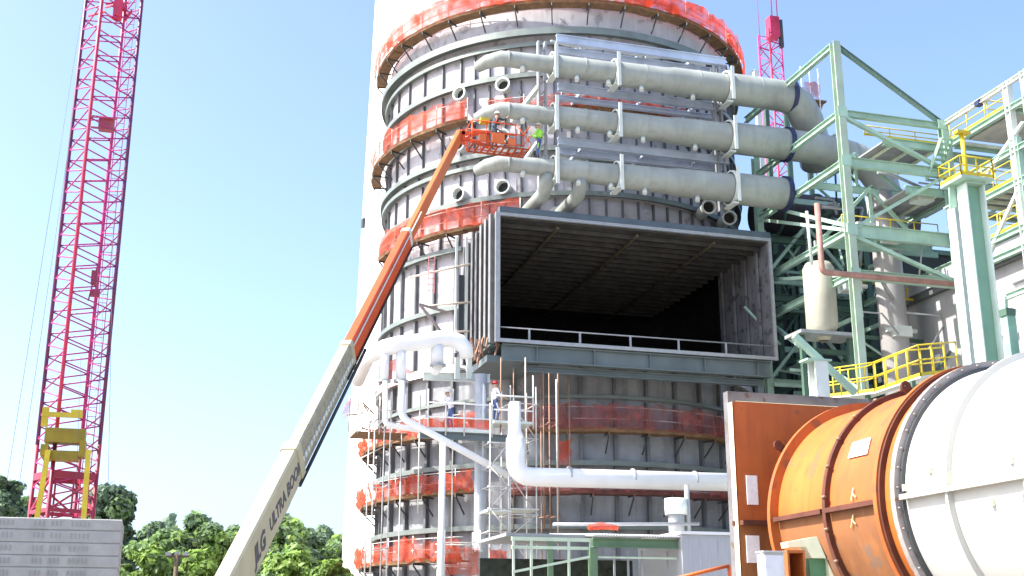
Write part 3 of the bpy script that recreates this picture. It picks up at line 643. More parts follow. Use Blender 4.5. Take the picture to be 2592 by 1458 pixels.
m.build('square_frame', mat('mouth frame grey', (.16, .15, .15), .6, .1, .25, 2, 0, None, .2, (.12, .07, .05)), duct)
m = MB(); q = HW - .2
m.box2((DX - q, FYt - .14, DZ - q), (DX - q + .05, FYt + .1, DZ + q)); m.box2((DX - q + .05, FYt - .135, DZ + q - .05), (DX + q, FYt + .1, DZ + q)); m.build('frame_lip', mat('sunlit ivory lip', (.8, .72, .5), .6, 0, .1, 3), duct)  # ivory tone puts the sunlit edge of the frame into the colour
YP_ = 25.52; qx = DX - P(1866, 1200, YP_).x; qz = P(1870, 1016, YP_).z - DZ
m = MB(); m.box2((DX - qx, YP_ + .082, DZ - qz), (DX - qx + .03, 25.82, DZ + qz)); m.box2((DX - qx + .031, YP_ + .082, DZ + qz - .03), (DX + qx, 25.82, DZ + qz)); split(m, 'box_skirt', MATS['sunlit ivory lip'], duct)  # skirt in the same sunlit edge tone
def tplate(a0, a1, mm, name):           # flat plate with the round opening of the duct
    m = MB(); n = 64; vs = []
    for i in range(n + 1):
        a = a0 + (a1 - a0) * i / n; cor = [math.atan2(e * qz, f * qx) % (2 * math.pi) for e in (1, -1) for f in (1, -1)]; a = min([a] + cor, key=lambda w: (abs(w - a) > (a1 - a0) / n * .5) * 9 + abs(w - a) if w != a else 8.9); c, s_ = math.cos(a), math.sin(a); k = 1 / max(abs(c) / qx, abs(s_) / qz)
        for y in (YP_, YP_ + .08): vs += [(DX + c * 2.28, y, DZ + s_ * 2.28), (DX + c * k, y, DZ + s_ * k)]
    m.add(vs, [(i * 4, i * 4 + 1, i * 4 + 5, i * 4 + 4) for i in range(n)] + [(i * 4 + 2, i * 4 + 6, i * 4 + 7, i * 4 + 3) for i in range(n)]); m.build(name, mm, duct)
MB().lathe([(24.78, 2.3), (YP_, 2.3)], (DX, 0, DZ), 'Y', 60).build('inner_collar', rust3, duct)
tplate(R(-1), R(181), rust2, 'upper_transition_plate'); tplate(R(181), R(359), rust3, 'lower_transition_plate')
m = MB(); m.box2((DX - qx, YP_ - .18, DZ - .06), (DX - 2.4, YP_ - .004, DZ + .05)); m.build('seam_flange', rustd, duct)
m = MB(); m.box2((DX - HW - .05, FYt - .2, DZ - .05), (DX - HW + .2, FYt - .13, DZ + .06)); m.build('splice_plate', rustd, duct)
m = MB(); m.box2((DX - q, FYt + .105, DZ - q), (DX + q, FYt + .118, DZ + q)); m.build('blanking_plate', rust3, duct)
for (x0, y0), (x1, y1) in (((1888, 1203), (1920, 1278)), ((1888, 1355), (1925, 1425))):
    p0 = P(x0, y0, YP_ - .02); p1 = P(x1, y1, YP_ - .02); MB().box(((p0.x + p1.x) / 2, YP_ - .02, (p0.z + p1.z) / 2), (p1.x - p0.x, .02, p0.z - p1.z)).build('paper_notice', paper, duct)
# placard on the orange shell
def on_shell(px, py):
    x, y, z = ray(px, py); a = x * x + z * z; b = -2 * (x * DX + z * (DZ - 1.7)); c = DX ** 2 + (DZ - 1.7) ** 2 - 2.62 ** 2
    D = b * b - 4 * a * c; tt = (-b - math.sqrt(max(D, 0))) / 2 / a; return V((x * tt, y * tt, 1.7 + z * tt))
m = MB(); c4 = [on_shell(*p) for p in ((2148, 1161), (2160, 1122), (2206, 1108), (2196, 1150))]; o_ = V((-.02, 0, .01)); m.add([c + o_ for c in c4] + [c + o_ * .2 for c in c4], [(0, 1, 2, 3), (4, 7, 6, 5), (0, 4, 5, 1), (1, 5, 6, 2), (2, 6, 7, 3), (3, 7, 4, 0)]); pl = m.build('placard', paper, duct)
m = MB()
for k in range(4):
    f = .25 + .15 * k; a = c4[0].lerp(c4[1], f).lerp(c4[3].lerp(c4[2], f), .3); b = c4[0].lerp(c4[1], f).lerp(c4[3].lerp(c4[2], f), .7); m.bar(a + o_ * 1.3, b + o_ * 1.3, .012)
m.build('printed_lines', mat('grey blue ink', (.45, .55, .75)), pl)
# chalk marks
m = MB()
for c, s_ in (((2160, 1250), 1), ((2160, 1318), 1)):
    a, b = on_shell(c[0] - 3, c[1] + 18), on_shell(c[0] + 2, c[1] - 14); m.bar(a + o_, b + o_, .02); a, b = on_shell(c[0] + 8, c[1] + 10), on_shell(c[0] - 2, c[1] - 2); m.bar(a + o_, b + o_, .02)
split(m, 'chalk_mark', mat('chalk', (.85, .6, .3)), duct)
# white section
body(8.0, 19.76, 2.60, white_d, 'white_shell')
MB().lathe([(8.0, 2.6), (8.0, 0)], (DX, 0, DZ), 'Y', 60).build('end_cover', whitep, duct)
for y in (18.35, 16.3, 14.2, 12.1, 10): flange(y, .07, 2.58, 2.72, white_d, 'stiffener_ring')
m = MB(); m.box2((DX - 2.77, 8.1, DZ - .05), (DX - 2.57, 19.7, DZ + .045)); m.build('seam_flange', mat('dusty white', (.40, .38, .35), .6, 0, .15, 2, 0, None, .3, (.4, .3, .22)), duct)
m = MB()
for px, py in ((2355, 1190), (2560, 1165), (2512, 1272), (2590, 1260), (2290, 1235), (2292, 1300)):
    a = on_shell(px, py); m.box(a + V((-.02, 0, 0)), (.06, .09, .12))
split(m, 'weld_tab', mat('pale lime', (.75, .76, .55)), duct)
# legs under duct (out of frame mostly)
for y in (10, 14.5, 18.8, 22, 25.9):
    m = MB(); m.box2((DX - 2, y - .1, 0), (DX - 1.7, y + .1, 2.7)); m.box2((DX + 1.7, y - .1, 0), (DX + 2, y + .1, 2.7)); m.box2((DX - 1.65, y - .1, .9), (DX + 1.65, y + .1, 1.2)); m.build('support_stand', gsteel, duct)
# small things below the duct
t = thing('saddle_stand', (11.6, 20.5, 0), 'green plate stand with pale cream saddle under the orange duct', 'stand')
p, q = P(2048, 1413, 20.5), P(2092, 1470, 20.5)
m = MB(); m.box2((p.x, 20.5, 0), (q.x, 20.7, p.z)); m.build('web_plate', mat('mid green', (.10, .25, .12)), t)
pa, pb, pc, pd = P(1992, 1372, 20.4), P(2068, 1358, 20.4), P(2112, 1462, 20.4), P(2092, 1413, 20.4)
m = MB(); v4 = [pa, pb, V((pb.x + .18, 20.4, p.z)), V((pc.x, 20.4, pc.z)), V((pc.x - .1, 20.4, pc.z)), V((q.x, 20.4, p.z)), V((p.x, 20.4, p.z)), P(2040, 1384, 20.4), P(1995, 1386, 20.4)]
m.add([v for v in v4] + [v + V((0, .25, 0)) for v in v4], [tuple(range(9)), tuple(range(9, 18))[::-1]] + [(i, (i + 1) % 9, 9 + (i + 1) % 9, 9 + i) for i in range(9)]); m.build('saddle', mat('cream saddle', (.78, .78, .55), .6, 0, .15, 3), t)
p, q = P(1992, 1392, 20.2), P(2042, 1470, 20.2)
t = thing('rusty_box', (p.x + .1, 20.4, 0), 'open rust red steel box between the grey cabinet and the green stand', 'box')
m = MB(); m.box2((p.x, 20.2, p.z - .05), (q.x, 20.9, p.z)); m.box2((p.x, 20.2, 0), (p.x + .04, 20.9, p.z - .052)); m.box2((q.x - .04, 20.2, 0), (q.x, 20.9, p.z - .052)); m.build('frame', rust2, t)
m = MB(); m.box2((p.x + .045, 20.75, 0), (q.x - .045, 20.85, p.z - .06)); m.build('back_panel', rustd, t)
p, q = P(1932, 1398, 19.8), P(1988, 1470, 19.8)
t = thing('control_cabinet', (p.x + .15, 19.95, 0), 'small pale grey electrical cabinet in front of the orange duct', 'cabinet')
m = MB(); m.box2((p.x, 19.8, 1.9), (q.x, 20.05, p.z)); m.box2((p.x - .02, 19.76, p.z), (q.x + .02, 20.07, p.z + .03)); m.build('case', clad, t)
m = MB(); m.box2((p.x + .02, 19.782, 1.95), (q.x - .02, 19.798, p.z - .05)); m.build('door', mat('pale blue grey', (.62, .64, .72)), t)
m = MB(); m.box2((p.x + .1, 19.85, 0), (q.x - .1, 20.0, 1.9)); m.build('pedestal', galv, t)
# orange hand rail pole low right of the shed
t = MB(); a, b = P(1700, 1462, 30), P(1845, 1432, 30); t.tube([a - V((0, 0, .05)), b], .05, 8); t.tube([b, (b.x, 30, 0)], .05, 8); t.tube([a - V((0, 0, .05)), (a.x, 30, 0)], .05, 8)
tag(t.build('barrier_rail', orangel), 'sloping orange barrier rail beside the grey frame of the duct', 'barrier')
# ---------------------------------------------------------------- white pipework and access steel, lower left of the vessel
def pipe(name, pts, r, m_, label, cat='pipe', n=16, rnd=True, group=None):
    pts = [V(p) for p in pts]
    if rnd:
        out = [pts[0]]
        for i in range(1, len(pts) - 1):
            a, b, c = pts[i - 1], pts[i], pts[i + 1]; k = min(r * 2.2, (a - b).length * .45, (c - b).length * .45); p, q = b + (a - b).normalized() * k, b + (c - b).normalized() * k
            out += [p.lerp(b, f).lerp(b.lerp(q, f), f) for f in (0, .2, .4, .6, .8, 1)]
        out.append(pts[-1]); pts = out
    o = MB().tube(pts, r, n).build(name, m_); tag(o, label, cat, group); return o
Yp = 49.0
t = thing('pipe_manifold', P(980, 880, Yp), 'fat white pipe manifold with drop legs, left of the dark inlet', 'manifold')
mp = [P(905, 965, 54), P(930, 905, 52), P(975, 880, Yp), P(1060, 866, Yp), P(1150, 860, Yp), P(1178, 882, Yp), P(1182, 905, Yp)]
MB().tube([mp[0], mp[1], mp[2], P(1010, 872, Yp), mp[3], P(1110, 858, Yp), P(1140, 858, Yp), P(1163, 866, Yp), mp[5], mp[6]], [.3, .34, .36, .36, .36, .36, .36, .36, .33, .3], 20).build('main_pipe', whitep, t)
for a, b, r in (((1015, 880), (1015, 965), .22), ((1108, 875), (1108, 925), .26), ((975, 890), (972, 965), .18)):
    m = MB(); m.tube([P(*a, Yp), P(*b, Yp)], r, 14); m.build('drop_leg', whitep, t); c = P(*b, Yp); MB().lathe([(-.05, r), (-.05, r + .1), (.05, r + .1), (.05, r)], c, 'Z', 18, smooth=False).build('leg_flange', galv, t)
m = MB(); m.tube([P(1110, 925, Yp), P(1095, 945, Yp + 1), P(1075, 940, Yp + 3)], .24, 14); m.build('elbow', whitep, t)
m = MB(); m.ibeam(P(1072, 952, 49.6), P(1240, 958, 49.6) , .2, .34, .03); m.build('bearer', wsteel, t)
m = MB()
for px in (1158, 1188): a = P(px, 905, 49.4); m.bar(a, a - V((0, 0, .95)), .22, .1)
split(m, 'hanger', wsteel, t)
pipe('drop_pipe', [P(975, 965, 48.8), P(975, 1075, 48.8), P(1070, 1090, 48.8), P(1240, 1088, 48.8)], .12, whitep, 'thin white pipe dropping then turning right along the access platform')
pipe('drop_pipe', [P(1017, 965, 48), P(1017, 1058, 48), P(1130, 1118, 48), P(1290, 1205, 48)], .15, whitep, 'white pipe dropping from the manifold then slanting down right')
lp = pipe('large_pipe', [P(1305, 1110, 45), P(1305, 1206, 45), (P(1840, 1210, 45).x + 3, 45, (P(1305, 1206, 45).z + P(1840, 1212, 45).z) / 2)], .37, whitep, 'thick white pipe with an elbow running right to the orange duct', n=24)
pipe('standpipe', [P(1121, 1122, 47), (P(1121, 1140, 47).x, 47, 0)], .13, whitep, 'slim white standpipe under the access platform', rnd=False)
pipe('standpipe', [P(1218, 948, 49), (P(1218, 948, 49).x, 49, 0)], .26, mat('sky grey paint', (.40, .43, .46), .5), 'thick pale grey standpipe right of the slim white one', rnd=False)
t = thing('access_platform', P(1160, 1085, 48), 'white railed access platform with hanging red mesh beside the vessel', 'platform')
x0, x1, zp = P(1083, 1085, 48).x, P(1250, 1083, 48).x, P(1160, 1085, 48).z
m = MB(); m.box2((x0, 48, zp - .14), (x1, 50, zp)); m.build('deck', wsteel, t)
x2 = P(1350, 1068, 48).x; z2 = P(1350, 1068, 48).z
m = MB(); m.box2((x1 + .02, 48, z2 - .1), (x2, 49.4, z2)); m.build('deck', wsteel, t)
m = MB(); m.ibeam((x0 - .3, 48.15, zp - .3), (x1 + .6, 48.15, zp - .3), .2, .28, .03); m.build('bearer', gm, t)
for x, zz, h in ((x0, zp, 1.6), (P(1128, 1085, 48).x, zp, 1.1), (P(1175, 1085, 48).x, zp, 1.1), (x1 - .08, zp, 1.6), (P(1300, 1075, 48).x, z2, 1.1), (x2, z2, 2.0)):
    m = MB(); m.tube([(x, 48, zz - .3), (x, 48, zz + h)], .035, 6); m.build('rail_post', tubem, t)
for a, b, zz in ((x0, x1, zp), (x1, x2, z2)):
    for h in (.45, 1.05): m = MB(); m.tube([(a, 48, zz + h), (b, 48, zz + h)], .035, 6); m.build('hand_rail', whitep, t)
pm0, pm1 = x0, x1 - .1
rows = [[V((pm0 + (pm1 - pm0) * i / 16, 48.06 + .05 * math.sin(i * 1.9), zp + .03 + .42 * k / 3)) for k in range(4)] for i in range(17)]
mesh_strip(rows, netm, 'safety_mesh', t, .03)
person((P(1155, 1085, 48).x, 48.9, zp), R(100), 'worker in white shirt crouching over the rail of the access platform', shirtw, jeans, helmw, 'lean', arm=(.7, .9))
person((P(1262, 1078, 48).x, 48.6, z2), R(-80), 'worker in white shirt and red helmet on the right end of the access platform', shirtw, jeans, helmr, arm=(1.6, .5))
person(cyl(R(-43), VR + .6, 32.4), R(200), 'worker in dark clothes behind the red mesh on top of the vessel', dark, dark, helmw)
a = P(1305, 1110, 45); o = MB().tube([(a.x, 45, a.z - .05), (a.x, 45, a.z + .35), (a.x, 45, P(1305, 1018, 45).z)], [.37, .22, .22], 20).build('riser', whitep, lp)
for x_ in (15.5, 18.2, 20.9): MB().lathe([(-.03, .3), (-.03, .385), (.03, .385), (.03, .3)], (x_, 45, (P(1305, 1206, 45).z + P(1840, 1212, 45).z) / 2), 'X', 24, smooth=False).build('lagging_band', galv, lp)
# scaffold towers
def tower(name, x0, x1, y0, y1, zt, label, lifts, diag=True, tm=tubem, xs=None, decks=()):
    t = thing(name, ((x0 + x1) / 2, y0, 0), label, 'scaffold')
    for x in (xs or (x0, x1)):
        for y in (y0, y1): MB().tube([(x, y, 0), (x, y, zt)], .03, 6).build('standard', tm, t)
    zl = list(lifts)
    for z in zl:
        m = MB(); m.tube([(x0 - .1, y0, z), (x1 + .1, y0, z)], .026, 6); m.tube([(x0 - .1, y1, z), (x1 + .1, y1, z)], .026, 6)
        for x in (x0, x1): m.tube([(x, y0, z), (x, y1, z)], .026, 6)
        m.build('ledger', tm, t)
    if diag:
        for i in range(len(zl) - 1):
            m = MB(); a, b = (x0, x1) if i % 2 else (x1, x0); m.tube([(a, y0, zl[i]), (b, y0, zl[i + 1])], .024, 6); m.build('brace', tm, t)
    for z in decks:
        m = MB(); m.box2((x0 - .1, y0 - .05, z), (x1 + .1, y1 + .05, z + .06)); m.build('deck', wood if z < 4 else wsteel, t)
    return t
x = lambda px, py, Y: P(px, py, Y).x
for i, (px, py0, py1, Y, tm) in enumerate(((1268, 905, 1095, 48.4, tubeb), (1300, 930, 1400, 50.2, tubeb), (1330, 905, 1180, 49.8, tubem), (1375, 940, 1340, 50.2, tubeb), (1440, 950, 1240, 50.8, tubeb), (1408, 960, 1395, 49.2, tubem), (1064, 1000, 1300, 50.5, tubem), (1148, 985, 1400, 50.4, tubem))):
    a = P(px, py0, Y); b = P(px, py1, Y); o = MB().tube([(a.x, Y, a.z), (a.x, Y, b.z)], .03, 6).build('scaffold_tube', tm); tag(o, ['short rusty tube just right of the red helmeted worker', 'long rusty tube in the middle of the silver scaffold towers', 'bright tube rising past the elbow of the thick white pipe', 'rusty tube left of the tall brown posts', 'rightmost rusty tube under the inlet', 'bright thin tube among the tall brown posts', 'thin tube left of the access platform', 'long thin tube behind the access platform'][i], 'tube', 'loose vertical scaffold tubes')
tower('scaffold_tower', x(1240, 1250, 47.5), x(1288, 1250, 47.5), 47.5, 48.8, P(1240, 1020, 47.5).z, 'narrow silver scaffold tower right of the grey standpipe', [3, 4.2, 5.6, 6.5, 7.4, 8.2, 9.2], decks=(P(1260, 1295, 47.5).z,))
tower('scaffold_tower', x(1292, 1250, 48.6), x(1358, 1250, 48.6), 48.6, 50, P(1358, 980, 48.6).z, 'silver scaffold tower behind the elbow of the thick white pipe', [4, 5.5, 6.4, 8.0, 9.6, 11.1], decks=(P(1300, 1290, 48.6).z,))
tower('scaffold_tower', x(1392, 1250, 49.6), x(1415, 1250, 49.6), 49.6, 50.8, P(1400, 945, 49.6).z, 'tall thin brown scaffold posts below the left corner of the inlet', [4.5, 6.5, 8.5, 10.5], tm=tubeb, diag=False)
tower('scaffold_tower', x(945, 1200, 53), x(985, 1200, 53), 53, 54.5, P(945, 990, 53).z, 'bare scaffold poles at the far left edge of the lower vessel', [3, 5.2, 8, 10.8], diag=False)
tower('scaffold_tower', x(1125, 1400, 48.6), x(1215, 1400, 48.6), 48.6, 49.8, P(1125, 1340, 48.6).z, 'low scaffold with white rails and red mesh at the foot of the standpipes', [3.1, 4.3, 5.2], diag=False, decks=(P(1125, 1395, 48.6).z,))
rows = [[V((x(1128, 1380, 48.5) + 1.4 * i / 8, 48.5 + .05 * math.sin(i * 2), 3.9 + 1.1 * k / 3)) for k in range(4)] for i in range(9)]
o = mesh_strip(rows, netm, 'hanging_mesh', None, .04); tag(o, 'piece of red mesh hung on the low scaffold beside the white standpipe', 'safety mesh')
rows = [[V((x(1238, 1400, 47) + .75 * i / 6, 47 + .1 * math.sin(i * 2), 3.75 + 1.1 * k / 4)) for k in range(5)] for i in range(7)]
o = mesh_strip(rows, netm, 'hanging_mesh', None, .09); tag(o, 'bunched red mesh rag left of the small green shed', 'safety mesh')
p = P(1428, 1130, 51); rows = [[V((p.x - .25 + .5 * i / 4, 51, p.z - .9 + 1.2 * k / 4)) for k in range(5)] for i in range(5)]
o = mesh_strip(rows, netm, 'hanging_mesh', None, .12); tag(o, 'small bright red rag hanging under the inlet', 'safety mesh')
# rods and tubes on the left wall, between the rings
t = thing('wall_staging', P(1100, 760, 52), 'light wooden staging poles and a slanted bracket on the wall left of the inlet', 'staging')
for a, b in (((1035, 703), (1190, 668)), ((1075, 775), (1190, 765)), ((1150, 840), (1190, 838))): MB().tube([P(*a, 52.6), P(*b, 52.6)], .05, 6).build('pole', mat('pale wood', (.72, .62, .5)), t)
m = MB(); m.bar(P(1062, 770, 52.4), P(1118, 842, 52.4), .12); m.bar(P(1062, 770, 52.4), P(1130, 790, 52.4), .1); m.build('slanted_bracket', mat('brown steel', (.25, .2, .19)), t)
m = MB(); xx = P(1168, 700, 52.8).x; m.bar((xx, 52.8, P(0, 600, 52.8).z), (xx, 52.8, 14.1), .24, .1); m.build('dark_upright', dsteel, t)
for px in (1155, 1180): xx = P(px, 700, 52.7).x; m = MB(); m.bar((xx, 52.7, P(px, 600, 52.7).z), (xx, 52.7, 14.1), .1, .1); m.build('pale_upright', wsteel, t)
m = MB(); p = P(1093, 658, 52.3); m.bar(p + V((-.15, 0, -1.6)), p + V((-.15, 0, .2)), .03); m.bar(p + V((.15, 0, -1.6)), p + V((.15, 0, .2)), .03)
for i in range(6): m.bar(p + V((-.15, 0, -1.5 + i * .3)), p + V((.15, 0, -1.5 + i * .3)), .03)
m.build('small_ladder', mat('pink red', (.8, .3, .3)), t)
# ---------------------------------------------------------------- shed with green frame at bottom centre
t = thing('green_shed', (14, 38, 0), 'small green steel shed frame with corrugated roof edge at bottom centre', 'shed')
zr = 4.6; xa, xb, xc, xd = P(1295, 1365, 38).x, P(1497, 1370, 38).x, P(1712, 1370, 38).x, P(1848, 1355, 38).x
gl = mat('shed green', (.13, .22, .12), .6, 0, .15, 2); gp = mat('shed pale green', (.55, .66, .5), .6, 0, .15, 2)
m = MB(); m.bar((xa, 38, zr), (xb, 38, zr), .1, .12); m.bar((xa, 38, zr - .27), (xb, 38, zr - .27), .08, .1); m.build('top_rail', gp, t)
for px in (1300, 1345, 1393, 1440, 1495):
    xx = P(px, 1400, 38).x; m = MB(); m.bar((xx, 38, 0), (xx, 38, zr - .06), .07 if px != 1393 else .18, .07); m.build('mullion', gp if px != 1393 else gl, t)
m = MB(); m.bar(P(1297, 1448, 37.9), P(1500, 1408, 37.9), .05, .08); m.build('brace', gp, t)
m = MB(); m.ibeam((xb, 37.9, zr - .08), (xc, 37.9, zr - .08), .2, .3, .03); m.build('eaves_beam', gl, t)
m = MB(); m.bar((xb + .02, 37.95, 0), (xb + .02, 37.95, zr - .25), .26, .2); m.build('corner_post', gl, t)
m = MB(); m.box2((xb + .2, 37.95, P(1600, 1412, 38).z - .03), (xc, 38.05, P(1600, 1412, 38).z + .03)); m.build('transom', gp, t)
for px in (1555, 1590, 1625, 1690): xx = P(px, 1430, 38.2).x; m = MB(); m.bar((xx, 38.2, 0), (xx, 38.2, zr - .3), .06); m.build('mullion', galv, t)
m = MB(); m.box2((xa, 42, 0), (xc, 42.1, zr - .4)); m.build('rear_wall', mat('shed dark', (.03, .04, .03), .8, 0, .6, 4), t)
m = MB(); n = 64; vs = []
for i in range(n + 1):
    xx = xb - .05 + (xc - xb + .1) * i / n; zz = zr + .12 + (.035 if i % 2 else 0); vs += [(xx, 37.7, zz), (xx, 42.4, zz + .35), (xx, 37.7, zz + .04), (xx, 42.4, zz + .39)]
fs = []
for i in range(n): a = i * 4; fs += [(a, a + 4, a + 5, a + 1), (a + 2, a + 3, a + 7, a + 6), (a, a + 2, a + 6, a + 4)]
m.add(vs, fs); m.build('corrugated_roof', whitep, t)
m = MB(); m.box2((xa - .1, 38.3, zr + .1), (xb - .1, 42, zr + .2)); m.build('flat_roof', galv, t)
m = MB(); m.tube([(P(1400, 1335, 41).x, 41, zr + .75), (P(1770, 1335, 41).x, 41, zr + .9)], .06, 8); m.build('roof_pipe', galv, t)
t = thing('cladded_cabin', (18, 37.7, 0), 'pale grey ribbed metal cabin between the green shed and the duct frame', 'cabin')
m = MB(); m.box2((xc + .02, 37.6, 0), (xd + .8, 41.5, 4.82)); m.build('wall', clad, t)
m = MB()
k = 0
while xc + .3 + k * .34 < xd + .7: xx = xc + .3 + k * .34; m.box2((xx, 37.585, 0), (xx + .03, 37.61, 4.74)); k += 1
split(m, 'wall_rib', mat('rib shade', (.48, .49, .52)), t); m = MB(); m.box2((xc - .04, 37.52, 4.83), (xd + .85, 41.6, 4.93)); m.build('roof', whitep, t)
t = thing('red_roll', P(1520, 1338, 40), 'rolled orange mesh lying on the roof of the green shed', 'roll'); m = MB(); p = P(1490, 1342, 40); m.tube([p + V((0, 0, .1)), p + V((.5, .1, .17)), p + V((1.1, 0, .1))], [.1, .13, .08], 8); m.build('mesh_roll', netm, t)
t = thing('roof_vent', P(1715, 1290, 41.5), 'pair of pale vent pipes rising from the roof of the shed', 'vent')
for px, w, top in ((1710, .3, 1262), (1738, .1, 1228)): a = P(px, top, 41.5); m = MB(); m.tube([(a.x, 41.5, 4.9), (a.x, 41.5, a.z)], w, 16); m.build('vent_pipe', galv, t)
a = P(1710, 1262, 41.5); m = MB(); m.lathe([(-.6, .34), (-.6, .42), (0, .42), (0, 0)], (a.x, 41.5, a.z), n=20); m.build('cowl', wsteel, t)
# ---------------------------------------------------------------- green process steelwork, right
XA, XB, YF, YR = 28.57, 34.04, 44.2, 52.4
LS = lambda z: 1.7 + (z - 1.7) * 1.0524
t = thing('steel_frame', (XA, YF, 0), 'tall pale green steel frame with a pointed front column and sloping top brace', 'steel frame')
def member(p0, p1, w, h, name='beam', mt=gsteel, par=None, up=None): m = MB(); m.ibeam(p0, p1, w, h, max(.022, w * .09), up); return m.build(name, mt, par or t)
L = [LS(23.35), LS(21.08), LS(17.97), LS(16.03)]; ZT = LS(26.65)
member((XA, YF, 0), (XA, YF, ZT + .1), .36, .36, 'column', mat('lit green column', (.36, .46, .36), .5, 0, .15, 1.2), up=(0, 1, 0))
member((XB, YF, 0), (XB, YF, L[0] + .25), .4, .4, 'column', up=(0, 1, 0))
member((XA, YR, 0), (XA, YR, 25.5), .34, .34, 'column', gsteel, up=(0, 1, 0))
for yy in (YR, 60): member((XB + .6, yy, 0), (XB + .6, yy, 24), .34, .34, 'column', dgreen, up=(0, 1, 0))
for z, w in zip(L, (.3, .46, .62, .44)): member((XA + .18, YF, z), (XB - .2, YF, z), .25, w)
member((XA, YF, ZT), (XB, YF, L[0] + .1), .2, .2, 'brace', mat('brace green', (.17, .27, .23), .5, 0, .12, 1))
member((XA, YF + .2, ZT), (XA, 53.2, ZT), .24, .3)
for z in L: member((XA, YF + .2, z), (XA, YR, z), .22, .3, mt=gsteel)
for z in (17.97, 21.08): member((XA, YR, z), (XB + .5, YR, z), .25, .35, mt=dgreen); member((XB + .3, YF, z), (XB + .3, 60, z), .22, .3)
for a, b in (((XA, YF, L[2]), (XB, YF, L[1])), ((XA, YF, L[0] - .1), (XB, YF, L[1] + .1)), ((XA, YF, L[2] - .2), (XB, YF, L[3])), ((XA, YF, L[2]), (XA, YR, L[1])), ((XA, YF, L[2] + .2), (XA, YR - 3, L[1] - .6)), ((XA, YF, L[3]), (XA, YR, L[2])), ((XA, YF + .2, 11.6), (XA, YR, L[3]))):
    m = MB(); m.bar(a, b, .2, .16); m.build('brace', gsteel, t)
for z, x0_, x1_ in ((LS(22.35), XA + 2.3, XB - .1), (LS(20.2), XB - 2.2, XB + 1)):
    m = MB(); m.box2((x0_, YF + .3, z), (x1_, YF + 3.4, z + .08)); m.build('floor_plate', mat('grey floor plate', (.27, .27, .28), .6), t)
    m = MB(); xx = x0_ + .5
    while xx < x1_: m.bar((xx, YF + .3, z - .08), (xx, YF + 3.4, z - .08), .08, .13); xx += 1.15
    split(m, 'joist', mat('lit joist', (.66, .72, .55), .5), t)  # pale tone puts the light on the joist edges into the colour
    member((x0_, YF + .3, z + .05), (x1_, YF + .3, z + .05), .2, .36)
def handrail(p0, p1, par, mt=yellow, h=1.07, step=1.2, r=.028):
    p0, p1 = V(p0), V(p1); n = max(1, round((p1 - p0).length / step)); m = MB(); u = V((0, 0, 1))
    for hh in (h, h * .52): m.tube([p0 + u * hh, p1 + u * hh], r, 6)
    for i in range(n + 1): q = p0.lerp(p1, i / n); m.tube([q, q + u * h], r, 6)
    m.bar(p0 + u * .07, p1 + u * .07, .015, .12); return m.build('hand_rail', mt, par)
handrail((XA + 1.4, YF + .35, LS(22.6)), (XB, YF + .35, LS(22.6)), t, h=.5); handrail((XB - 1.4, 48, 17), (XB + 1, 48, 17), t)
handrail((XB - .3, YR, L[2] + .3), (XB + 2.2, YR, L[2] + .3), t)
for y, z0_, z1_ in ((46.5, LS(18.3), LS(20.9)), (52.4, LS(13), LS(16)), (52.4, LS(18), LS(21)), (47.5, LS(21.2), LS(23))):
    for a, b in (((XA, y, z0_), (XA + 2.7, y, z1_)), ((XA + 2.7, y, z1_), (XB, y, z0_)), ((XA + 2.7, y, z0_), (XA + 2.7, y, z1_))): m = MB(); m.bar(a, b, .12, .16); m.build('brace', gsteel, t)
    member((XA, y, z0_), (XB + .4, y, z0_), .2, .3)
for x_, y, z in ((XA + 1.5, 45.5, LS(18.3)), (XA + 3.4, 46, LS(18.3)), (XA + 4.6, 45.2, LS(20)), (XA + 2.2, 48, LS(16.4)), (XA + 4, 47, LS(14.2))):
    m = MB(); m.box((x_, y, z + .25), (.9, .7, .5)); m.tube([(x_ - .7, y, z + .35), (x_ + .9, y, z + .35)], .12, 8); m.build('valve_box', wsteel, t)
handrail((XA + .4, 45.4, LS(18.25)), (XB, 45.4, LS(18.25)), t, h=.9)
member((XB + .1, YF, L[1] + .9), (XB + 7, YF, L[1] + .9), .25, .42); member((XB + .1, YF, L[2] + .1), (XB + 7, YF, L[2] + .1), .25, .46); member((XB + .1, YF, L[3]), (XB + 7, YF, L[3]), .25, .36)
for a, b in (((XB, YF, L[2]), (XB + 5.5, YF, L[1] + .9)), ((XB, YF, L[3]), (XB + 4, YF, L[2]))): m = MB(); m.bar(a, b, .16, .16); m.build('brace', gsteel, t)
# gusset plates
m = MB()
for z in L: m.box((XA, YF - .2, z), (.5, .02, .5)); m.box((XB - .2, YF - .22, z), (.5, .02, .45))
split(m, 'gusset_plate', gsteel, t)
# stair
m = MB(); a, b = PX(2345, 455, XB - 1), PX(2382, 350, XB - 1)
for dx in (0, .6): m.bar(a + V((dx, 0, 0)), b + V((dx, 0, 0)), .05, .2)
for i in range(9): q = a.lerp(b, i / 8); m.box(q + V((.3, 0, 0)), (.55, .25, .03))
m.build('stair', gsteel, t)
